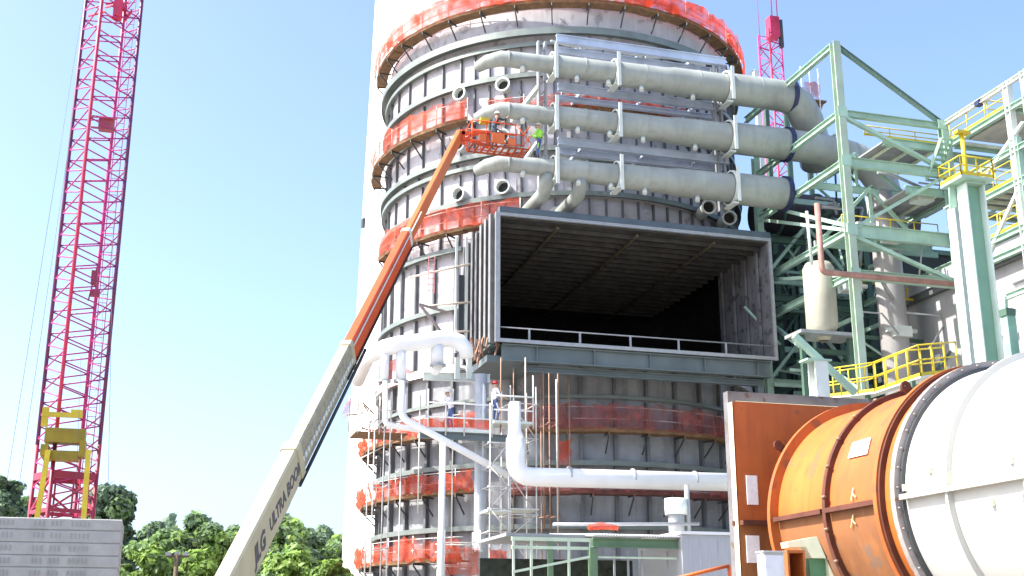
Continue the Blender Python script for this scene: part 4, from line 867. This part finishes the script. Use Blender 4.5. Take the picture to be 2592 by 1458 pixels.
# inner clutter of the frame: small beams, pipes, cable trays
m = MB(); rr = random.Random(5)
for i in range(96):
    if i == 52: split(m, 'secondary_beam', gsteel, t); m = MB()
    y = rr.uniform(YF + 3, 57); z = rr.uniform(9, 24); xx = rr.uniform(XA + (2 if y > 52 else 0), XB + 1); k = rr.random()
    if k < .4: m.bar((XA + (3 if y > 52 else 0), y, z), (XB + 1.2, y, z), .12, rr.uniform(.12, .3))
    elif k < .7: m.bar((xx, y, z), (xx, y + rr.uniform(2, 6), z), .12, .2)
    else: m.bar((xx, y, z), (xx + rr.uniform(-2, 2), y + rr.uniform(-2, 2), z + rr.uniform(.8, 2)), .1)
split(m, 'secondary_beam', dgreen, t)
m = MB()
for i in range(20):
    y = rr.uniform(44, 58); z = rr.uniform(15, 24); xx = rr.uniform(XA + .4, XB); m.tube([(xx, y, z), (xx + rr.uniform(.6, 2.5), y, z), (xx + rr.uniform(.6, 2.5), y, z - rr.uniform(.5, 2))], rr.uniform(.04, .1), 6)
split(m, 'small_pipe', galv, t)
# structure B: nearer right
t = thing('steel_frame', (XB, 36, 0), 'nearer green steel platform tower cut off by the right edge of the photo', 'steel frame')
def yb(px, py): return PX(px, py, XB).y
y1_, y2_ = yb(2552, 240), yb(2600, 180)
for yy, zt in ((PX(2548, 208, XB).y, PX(2548, 208, XB).z), (PX(2592, 178, XB).y, PX(2592, 178, XB).z)): member((XB, yy, 0), (XB, yy, zt), .3, .3, 'column', wsteel, up=(0, 1, 0))
topz = 23.5; a = PX(2405, 312, XB); b = PX(2592, 178, XB); zt = (a.z + b.z) / 2
member((XB, 30, zt), (XB, 44.3, zt), .2, .22, mt=wsteel)
YL, YH = PX(2592, 400, XB).y + .8, 43.8
for z, nm in ((PX(2430, 352, XB).z, 0), (PX(2560, 385, XB).z, 1), (PX(2560, 470, XB).z, 2), (PX(2560, 590, XB).z, 3), (PX(2560, 640, XB).z, 4)):
    member((XB, YL - 3, z), (XB, YH, z), .22, .26)
    for yy in (PX(2548, 208, XB).y, YH): member((XB + .15, yy, z), (XB + 6, yy, z), .22, .3)
    if nm in (0, 2, 3):
        m = MB(); m.box2((XB + .12, YL - 2, z + .15), (XB + 5.5, YH - .4, z + .2)); m.build('floor_plate', mat('grey floor plate'  , (.3,.3,.3)), t)
        m = MB(); yy = YL - 2
        while yy < YH: m.bar((XB + .1, yy, z + .05), (XB + 5.5, yy, z + .05), .08, .16); yy += .7
        split(m, 'joist', MATS['lit joist'], t); handrail((XB, YL, z + .2), (XB, YH, z + .2), t, h=.9)
        handrail((XB + .1, YL + 1.2, z + .2), (XB + 5, YL + 1.2, z + .2), t, h=.9)
for a, b in (((XB, YH, 12), (XB, 39.5, 16)), ((XB, YH, 16), (XB, 39.5, 20)), ((XB, 39.5, 16), (XB, 35.5, 12)), ((XB, 39.5, 20), (XB, 35.5, 16.5)), ((XB, YH, 20), (XB, 39, 22.5))):
    m = MB(); m.bar(a, b, .14, .14); m.build('brace', wsteel, t)
member((XB, 39.5, 0), (XB, 39.5, 22), .26, .26, 'column', gsteel, up=(0, 1, 0))
m = MB()
for i in range(30):
    y = rr.uniform(34, 41); z = rr.uniform(13, 21); xx = rr.uniform(XB + .4, XB + 4); k = rr.random()
    if k < .5: m.bar((xx, y, z), (xx + rr.uniform(1, 3), y, z), .1, .18)
    else: m.bar((xx, y, z), (xx, y + rr.uniform(-2, 2), z + rr.uniform(.5, 2)), .1)
split(m, 'secondary_beam', gsteel, t)
pt = PX(2525, 250, XB); m = MB(); m.box2((XB + .3, pt.y - .5, pt.z - .9), (XB + 2.5, pt.y + 2.5, pt.z - .3)); m.build('motor_housing', mat('taupe', (.4, .38, .34)), t)
q_ = PX(2478, 262, XB); m = MB(); m.bar((XB, q_.y, zt), (XB, q_.y, q_.z), .06); m.build('lamp_post', yellow, t); m = MB(); m.box((XB, q_.y, q_.z), (.3, .3, .22)); m.build('flood_lamp', navy, t)
# column C with platform on top
t = thing('heavy_column', (28.8, 36, 0), 'massive green H column, sunlit pale on its flanges, with a yellow railed platform on top', 'column')
sun_green = mat('sunlit column green', (.66, .76, .68), .5, 0, .1, 1, .15, (.5, .6, .5))  # flanges pale, web darker: sun and shade put into one green
m = MB(); cx_ = 28.62; ww = .42
m.box2((cx_ - ww, 35.7, 0), (cx_ - ww + .06, 36.25, 17.9)); m.box2((cx_ + ww - .06, 35.7, 0), (cx_ + ww, 36.25, 17.9)); split(m, 'flange', sun_green, t)
m = MB(); m.box2((cx_ - ww + .062, 35.98, 0), (cx_ + ww - .062, 36.02, 17.9)); m.build('web', mat('shaded web green', (.22, .40, .28), .5, 0, .12, 1), t)
m = MB(); m.box2((cx_ - .8, 35.4, 18.0), (cx_ + .62, 36.7, 18.1)); m.box2((cx_ - ww, 35.65, 17.905), (cx_ + ww, 36.3, 17.998)); m.build('top_deck', gsteel, t)
for a, b in (((cx_ - .8, 35.4), (cx_ + .62, 35.4)), ((cx_ - .8, 35.4), (cx_ - .8, 36.7)), ((cx_ + .62, 35.4), (cx_ + .62, 36.7)), ((cx_ - .8, 36.7), (cx_ + .62, 36.7))): handrail((*a, 18.1), (*b, 18.1), t, h=.75, step=.6, r=.03)
m = MB(); m.tube([(cx_ + .05, 36.2, 18.1), (cx_ + .05, 36.2, 20.3)], .09, 10); m.box((cx_ + .05, 36.2, 20.2), (.6, .3, .12)); m.build('davit', yellow, t)
m = MB(); m.add([P(2402, 455, 36.3), P(2440, 462, 36.3), P(2448, 515, 36.3), P(2405, 545, 36.3)], [(0, 1, 2, 3)]); 
m = MB(); a = [P(2402, 455, 36.3), P(2440, 462, 36.3), P(2448, 515, 36.3), P(2405, 530, 36.3)]; m.add(a + [q + V((0, .05, 0)) for q in a], [(0, 1, 2, 3), (7, 6, 5, 4)] + [(i, (i + 1) % 4, 4 + (i + 1) % 4, 4 + i) for i in range(4)]); split(m, 'gusset_plate', gsteel, t)
# pale box column left behind C
t = thing('pale_column', (29.6, 38.8, 0), 'pale mint column just left of and behind the massive H column', 'column')
a = P(2418, 520, 38.5); b = P(2450, 930, 38.5); m = MB(); m.box2((a.x - .12, 38.4, 0), (a.x + .28, 38.9, a.z)); m.build('shaft', mat('mint', (.42, .5, .45), .5), t); m = MB(); m.box2((a.x - .2, 38.3, a.z), (a.x + .36, 39, a.z + .06)); m.build('cap_plate', gsteel, t)
# short green column right of C and sloping green rail (far right)
t = thing('short_column', (29.6, 33.5, 0), 'short dark green post right of the massive H column', 'column')
a = P(2552, 800, 33.5); m = MB(); m.box2((a.x - .13, 33.4, 0), (a.x + .22, 33.7, a.z)); m.build('shaft', mat('mid green steel', (.2, .38, .29)), t); m = MB(); m.box2((a.x - .18, 33.35, a.z), (a.x + .2, 33.75, a.z + .25)); m.build('head', dgreen, t)
t = MB(); t.ibeam(PX(2548, 752, a.x + .1), PX(2548, 752, a.x + .1) + V((0, -8, 0)), .16, .2, .02); t.bar(P(2544, 752, 33.6), P(2546, 800, 33.6), .12)
tag(t.build('crane_rail', gsteel), 'light green beam sloping up to the right edge beside the short green post', 'beam')
# pale building behind (right)
a = PX(2283, 790, 34.5); b = PX(2430, 715, 34.5)
t = thing('pale_building', (36, 45, 0), 'pale grey clad building with a dark eaves line behind the steelwork', 'building')
zz = (a.z + b.z) / 2
m = MB(); m.box2((34.5, 40.5, 0), (48, a.y + 1, zz)); m.build('wall', mat('building wall', (.36, .36, .36), .7, 0, .1, 1, .2), t)
m = MB(); m.box2((34.2, 40.2, zz + .002), (48.2, a.y + 1.2, zz + .3)); m.build('roof', mat('eaves', (.12, .13, .13)), t)
m = MB(); m.box2((34.1, 40.0, zz + .31), (48.2, a.y + .3, zz + .9)); m.build('parapet', clad, t)
for i in range(5): y_ = 42 + i * 2.4; m = MB(); m.box2((34.44, y_, zz - 3.2), (34.49, y_ + .3, zz - 2.8)); m.build('wall_vent', whitep, t)
# large pale building far right
t = thing('white_building', (40, 38, 0), 'bright white wall beyond the massive column at the right edge', 'building')
m = MB(); zb_ = P(2560, 700, 39).z; m.box2((33.4, 38.6, 0), (60, 40, zb_)); m.build('wall', mat('near white wall', (.72, .72, .74), .7, 0, .05, 1), t); m = MB(); m.box2((33.2, 38.4, zb_ + .002), (60, 40.0, zb_ + .2)); m.build('roof', galv, t)
# near-black block behind, dense steelwork's shade put into its colour
t = thing('shade_block', (36, 62, 0), 'near-black block standing in for deep shade between the vessel and the green frame', 'building')
dk = mat('steelwork shade', (.02, .026, .024), .8, 0, .6, .5, .5, (.01, .013, .012)); zt = P(2000, 610, 62).z
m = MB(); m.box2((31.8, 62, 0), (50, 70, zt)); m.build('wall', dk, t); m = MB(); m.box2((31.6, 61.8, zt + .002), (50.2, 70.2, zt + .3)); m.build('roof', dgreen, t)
for i in range(7): xx = 32.2 + i * 1.6; m = MB(); m.box2((xx, 61.86, 1), (xx + .18, 61.98, zt - .5)); m.build('face_post', dgreen, t)
# dark horizontal duct behind frame
t = thing('dark_duct', (32, 56, 0), 'thick dark round duct passing behind the green frame', 'duct')
zc = P(2000, 545, 56).z; m = MB(); m.tube([(30.5, 56, zc), (40, 56, zc)], 1.25, 28); m.build('duct_shell', mat('charcoal lagging', (.022, .022, .028), .6), t)
for xx in (31.5, 34, 36.5): MB().lathe([(-.06, 1.25), (-.06, 1.36), (.06, 1.36), (.06, 1.25)], (xx, 56, zc), 'X', 28, smooth=False).build('duct_ring', dgreen, t)
for xx in (31.2, 38): MB().box2((xx, 55.8, 0), (xx + .3, 56.1, zc - 1.2)).build('duct_leg', dgreen, t)
# vertical tank
a, b = P(2070, 668, 46.5), P(2070, 835, 46.5); rt = (P(2106, 750, 46.5) - P(2036, 750, 46.5)).length / 2
t = thing('white_tank', (a.x, 46.5, b.z), 'upright dull white tank hanging behind the front green column', 'tank')
MB().lathe([(b.z - .5, rt * .35), (b.z - .1, rt * .8), (b.z + .1, rt), (a.z - .25, rt), (a.z, rt * .8), (a.z + .12, 0)], (a.x, 46.5, 0), n=36).build('vessel_body', mat('tank ivory', (.40, .39, .31), .5, 0, .1, 1, .2), t)
m = MB(); m.box2((a.x - 1.5, 45.8, b.z - .35), (a.x + 1.4, 47.3, b.z - .2)); m.build('support_deck', galv, t)
for dx in (-1.2, 1.2): m = MB(); m.bar((a.x + dx, 46.3, 0), (a.x + dx, 46.3, b.z - .36), .2); m.build('support_leg', dgreen, t)
# rust pipe
zr_ = (P(2100, 690, 43.5).z + P(2415, 720, 43.5).z) / 2; x1_, x2_ = P(2080, 690, 43.5).x, P(2412, 720, 43.5).x
pp = P(2062, 515, 43.5)
pipe('rust_pipe', [(x1_ + .02, 43.5, pp.z), (x1_ + .02, 43.5, zr_), (x2_, 43.5, zr_)], .13, mat('brown red pipe', (.33, .17, .14), .6, 0, .3, 2), 'brown red pipe coming down to an elbow and running right past the green column')
pipe('thin_pipe', [P(2042, 535, 45), P(2055, 670, 45)], .07, wsteel, 'thin white pipe beside the brown red one above the tank', rnd=False)
# big white vertical pipe
a = P(2240, 640, 47.5); tag(MB().tube([(a.x + .1, 47.5, 0), (a.x + .1, 47.5, a.z + .5), (a.x + .1, 47.7, a.z + 3)], .66, 28).build('riser_pipe', mat('riser grey', (.36, .345, .34), .5, 0, .08, 1)), 'thick pale riser pipe standing between the green column and the grey wall', 'pipe')
# stub column and yellow walkway
t = thing('stub_column', (23.9, 38, 0), 'short white and green column stub behind the top of the orange frame', 'column')
a, b = P(2050, 915, 36), P(2088, 915, 36); m = MB(); m.ibeam(((a.x + b.x) / 2, 36, 0), ((a.x + b.x) / 2, 36, a.z), .5, .5, .05, up=(0, 1, 0)); m.build('shaft', wsteel, t); m = MB(); m.box2((a.x - .25, 35.7, a.z), (b.x + .1, 36.3, a.z + .06)); m.build('cap_plate', gsteel, t)
m = MB(); m.bar(P(2010, 850, 37), P(2165, 995, 37), .22, .2); m.build('raking_strut', gsteel, t)
t = thing('yellow_walkway', P(2300, 960, 38), 'walkway with bright yellow handrails above the orange duct', 'walkway')
A = [P(2090, 1000, 40), P(2215, 985, 38), P(2330, 945, 35), P(2425, 935, 35.5)]
for a, b in zip(A, A[1:]): handrail(a - V((0, 0, .1)), b - V((0, 0, .1)), t, h=1.1, step=.7, r=.03); handrail(a + V((.4, 1.2, 0)), b + V((.4, 1.2, 0)), t, h=1.1, step=.7)
for a, b in zip(A, A[1:]):
    m = MB(); m.add([a, b, b + V((.4, 1.2, 0)), a + V((.4, 1.2, 0)), a - V((0, 0, .15)), b - V((0, 0, .15)), b + V((.4, 1.2, -.15)), a + V((.4, 1.2, -.15))], [(0, 1, 2, 3), (7, 6, 5, 4), (0, 4, 5, 1), (1, 5, 6, 2), (2, 6, 7, 3), (3, 7, 4, 0)]); m.build('walkway_deck', wsteel, t)
for a in A: m = MB(); m.bar((a.x, a.y + .5, 0), (a.x, a.y + .5, a.z - .16), .15); m.build('walkway_leg', dgreen, t)
# distant red scaffold on the right of the top pipe
t = thing('red_scaffold', P(2050, 240, 62), 'small scaffold wrapped in faded red mesh behind the bend of the top pipe', 'scaffold')
p = P(2040, 215, 60); q = P(2085, 250, 60)
rows = [[V((p.x + (q.x - p.x) * i / 5 - .2, 60, q.z - .1 + 1.1 * k / 3)) for k in range(4)] for i in range(6)]; mesh_strip(rows, netp, 'tarpaulin', t, .15)
m = MB(); m.box2((p.x - .4, 60, q.z - .2), (q.x + .2, 61.4, q.z - .1)); m.build('deck', wood, t)
for dx in (-.3, .3, .9): m = MB(); m.tube([(p.x + dx, 60, q.z - 6), (p.x + dx, 60, q.z + 2)], .035, 6); m.build('standard', tubem, t)
m = MB(); m.bar((p.x - .3, 60.2, q.z - 3.5), (q.x, 60.2, q.z - .3), .1); m.build('brace', tubeb, t)
t = thing('far_steelwork', P(1900, 215, 70), 'faint far steel posts just above the top grey pipe', 'steel frame')
m = MB(); a = P(1910, 175, 70); m.box2((a.x, 70, 10), (a.x + .35, 70.3, a.z)); m.build('post', wsteel, t); m = MB(); m.bar(P(1880, 200, 70), P(1908, 178, 70), .15); m.bar(P(1880, 200, 70), P(1950, 202, 70), .15); m.build('rail', wsteel, t)
for i in range(3): m = MB(); xx = a.x + 1 + i * 1.6; m.bar((xx, 70.5, 8), (xx, 70.5, a.z - 1.4), .3); m.build('post', dgreen, t)
# equipment between vessel right flank and frame: dim steel rack
t = thing('dim_steel_rack', (30.5, 57.5, 0), 'dim green bracing rack in the shade right of the vessel', 'steel frame')
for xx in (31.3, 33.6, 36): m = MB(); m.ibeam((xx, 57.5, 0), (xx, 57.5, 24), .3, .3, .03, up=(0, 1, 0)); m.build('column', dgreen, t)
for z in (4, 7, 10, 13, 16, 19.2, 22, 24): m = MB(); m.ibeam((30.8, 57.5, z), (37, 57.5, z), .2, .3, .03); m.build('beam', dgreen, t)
for z in (4, 10, 16, 19.2): m = MB(); m.bar((31.3, 57.4, z), (33.6, 57.4, z + 3), .14); m.bar((36, 57.4, z), (33.6, 57.4, z + 3), .14); m.build('brace', dgreen, t)
m = MB()
for i in range(50): xx, z, y = rr.uniform(30.8, 37), rr.uniform(6, 24), rr.uniform(57.6, 60); m.bar((xx, y, z), (xx + rr.uniform(-1.2, 1.2), y, z + rr.uniform(-.8, .8)), rr.uniform(.05, .16))
split(m, 'rack_pipe', dgreen, t)
# ---------------------------------------------------------------- trees
LT = .45
leafs = [mat('leaf dark', (.12, .19, .12), .6, 0, .5, .6, trans=.4), mat('leaf mid', (.18, .29, .11), .6, 0, .5, .6, trans=.45), mat('leaf light', (.25, .39, .08), .6, 0, .4, .6, trans=.45)]
def tree(px, ytop, wpx, Y, kind, label, squat=1.0, n=15000, seed=0):
    r = random.Random(seed + 100); top = P(px, ytop, Y); base = V((top.x, Y, 0)); H = top.z; Wd = (P(px + wpx / 2, ytop + 40, Y) - P(px - wpx / 2, ytop + 40, Y)).length / 2
    t = thing('tree', base, label, 'tree', 'trees beyond the yard')
    m = MB(); m.tube([base, base + V((.1, 0, H * .3)), base + V((-.1, .1, H * .6)), base + V((0, 0, H * .85))], [Wd * .09, Wd * .07, Wd * .045, Wd * .015], 8)
    for i in range(7):
        a = r.random() * 6.28; z = H * r.uniform(.35, .65); m.tube([base + V((0, 0, z)), base + V((math.cos(a) * Wd * .3, math.sin(a) * Wd * .3, z + H * .1)), base + V((math.cos(a) * Wd * .65, math.sin(a) * Wd * .65, z + H * .2))], [Wd * .035, Wd * .02, Wd * .008], 6)
    m.build('trunk', bark, t)
    ch = min(H * .92, Wd * 3.2 * squat); cz = H - ch / 2; cl = []
    for i in range(70):
        a, b = r.random() * 6.28, math.acos(r.uniform(-.9, 1)); q = r.uniform(.45, .98) ** .7
        cl.append((V((math.sin(b) * math.cos(a) * Wd * q, math.sin(b) * math.sin(a) * Wd * q, math.cos(b) * ch / 2 * q)), Wd * r.uniform(.15, .4), r.random()))
    m = MB(); ls = .0031 * Y
    for i in range(n):
        c, cr, k = cl[r.randrange(70)]; d = V((r.gauss(0, 1), r.gauss(0, 1), r.gauss(0, 1))).normalized() * cr * r.uniform(.3, 1.15)
        p = base + V((0, 0, cz)) + c + V((d.x, d.y, d.z * .8)); nn = (d.normalized() + V((r.uniform(-.7, .7), r.uniform(-.7, .7), r.uniform(-.3, .9)))).normalized()
        u = nn.orthogonal().normalized(); u = Matrix.Rotation(r.random() * 6.28, 3, nn) @ u; w = nn.cross(u); s_ = ls * r.uniform(.5, 1.2)
        m.cm = min(2, max(0, kind + (1 if k > .78 else -1 if k < .18 else 0) if r.random() > .45 else kind + r.choice((-1, 0, 0, 1)))); m.add([p - u * s_, p + w * s_ * .6, p + u * s_, p - w * s_ * .6], [(0, 1, 2, 3)])
    m.build('crown', leafs, t)
T = [(18, 1208, 130, 95, 0, 'dark tree cut by the left edge of the photo'), (70, 1262, 70, 100, 1, 'small tree just left of the crane foot'), (285, 1213, 165, 90, 0, 'tall round dark tree right of the crane foot', 1.3), (395, 1325, 75, 110, 0, 'small dark tree top between the round tree and the bushy green one'),
     (520, 1296, 150, 88, 1, 'bushy green tree left of the cream boom'), (435, 1335, 130, 84, 1, 'low green tree right of the concrete slabs'), (590, 1330, 90, 92, 1, 'green tree partly hidden behind the cream boom'), (715, 1312, 130, 90, 1, 'green tree just right of the cream boom'), (800, 1322, 120, 98, 0, 'bluish green tree left of the white chimney foot'), (865, 1360, 90, 90, 1, 'tree touching the white chimney foot'),
     (370, 1378, 150, 66, 2, 'yellow green bush beside the slab stack'), (500, 1400, 150, 66, 2, 'yellow green bush under the bushy tree'), (740, 1392, 170, 68, 2, 'yellow green bush right of the boom foot'), (845, 1418, 110, 66, 2, 'small yellow green bush at the chimney foot'), (655, 1398, 90, 72, 1, 'green bush directly behind the boom foot')]
for i, a in enumerate(T): tree(*a[:6], squat=a[6] if len(a) > 6 else 1.0, seed=i)
tf = MB()
for i in range(9000):
    xx = random.uniform(-40, 30); h = 3.5 + 2 * math.sin(xx * .6) + 1.5 * math.sin(xx * 1.7); p = V((xx, random.uniform(115, 120), random.uniform(0, max(4, h + 6)))); s_ = .5; nn = V((random.uniform(-1, 1), -1, random.uniform(-.2, 1))).normalized(); u = nn.orthogonal().normalized(); w = nn.cross(u); tf.add([p - u * s_, p + w * s_ * .6, p + u * s_, p - w * s_ * .6], [(0, 1, 2, 3)])
o = tf.build('far_woodland', leafs[0]); tag(o, 'continuous dark woodland far behind the separate trees', 'woodland', kind='stuff')
# utility pole with floodlights
t = thing('floodlight_pole', P(448, 1458, 58), 'wooden pole with a dark crossarm in front of the green trees', 'pole')
a = P(448, 1405, 58); m = MB(); m.tube([(a.x, 58, 0), (a.x, 58, a.z + .05)], .1, 8); m.build('pole', bark, t); m = MB(); m.bar(P(420, 1408, 58), P(478, 1408, 58), .08, .12); m.build('crossarm', bark, t)
for px in (426, 448, 470): p = P(px, 1402, 58); m = MB(); m.box(p, (.22, .15, .16)); m.build('lamp_head', galv, t)
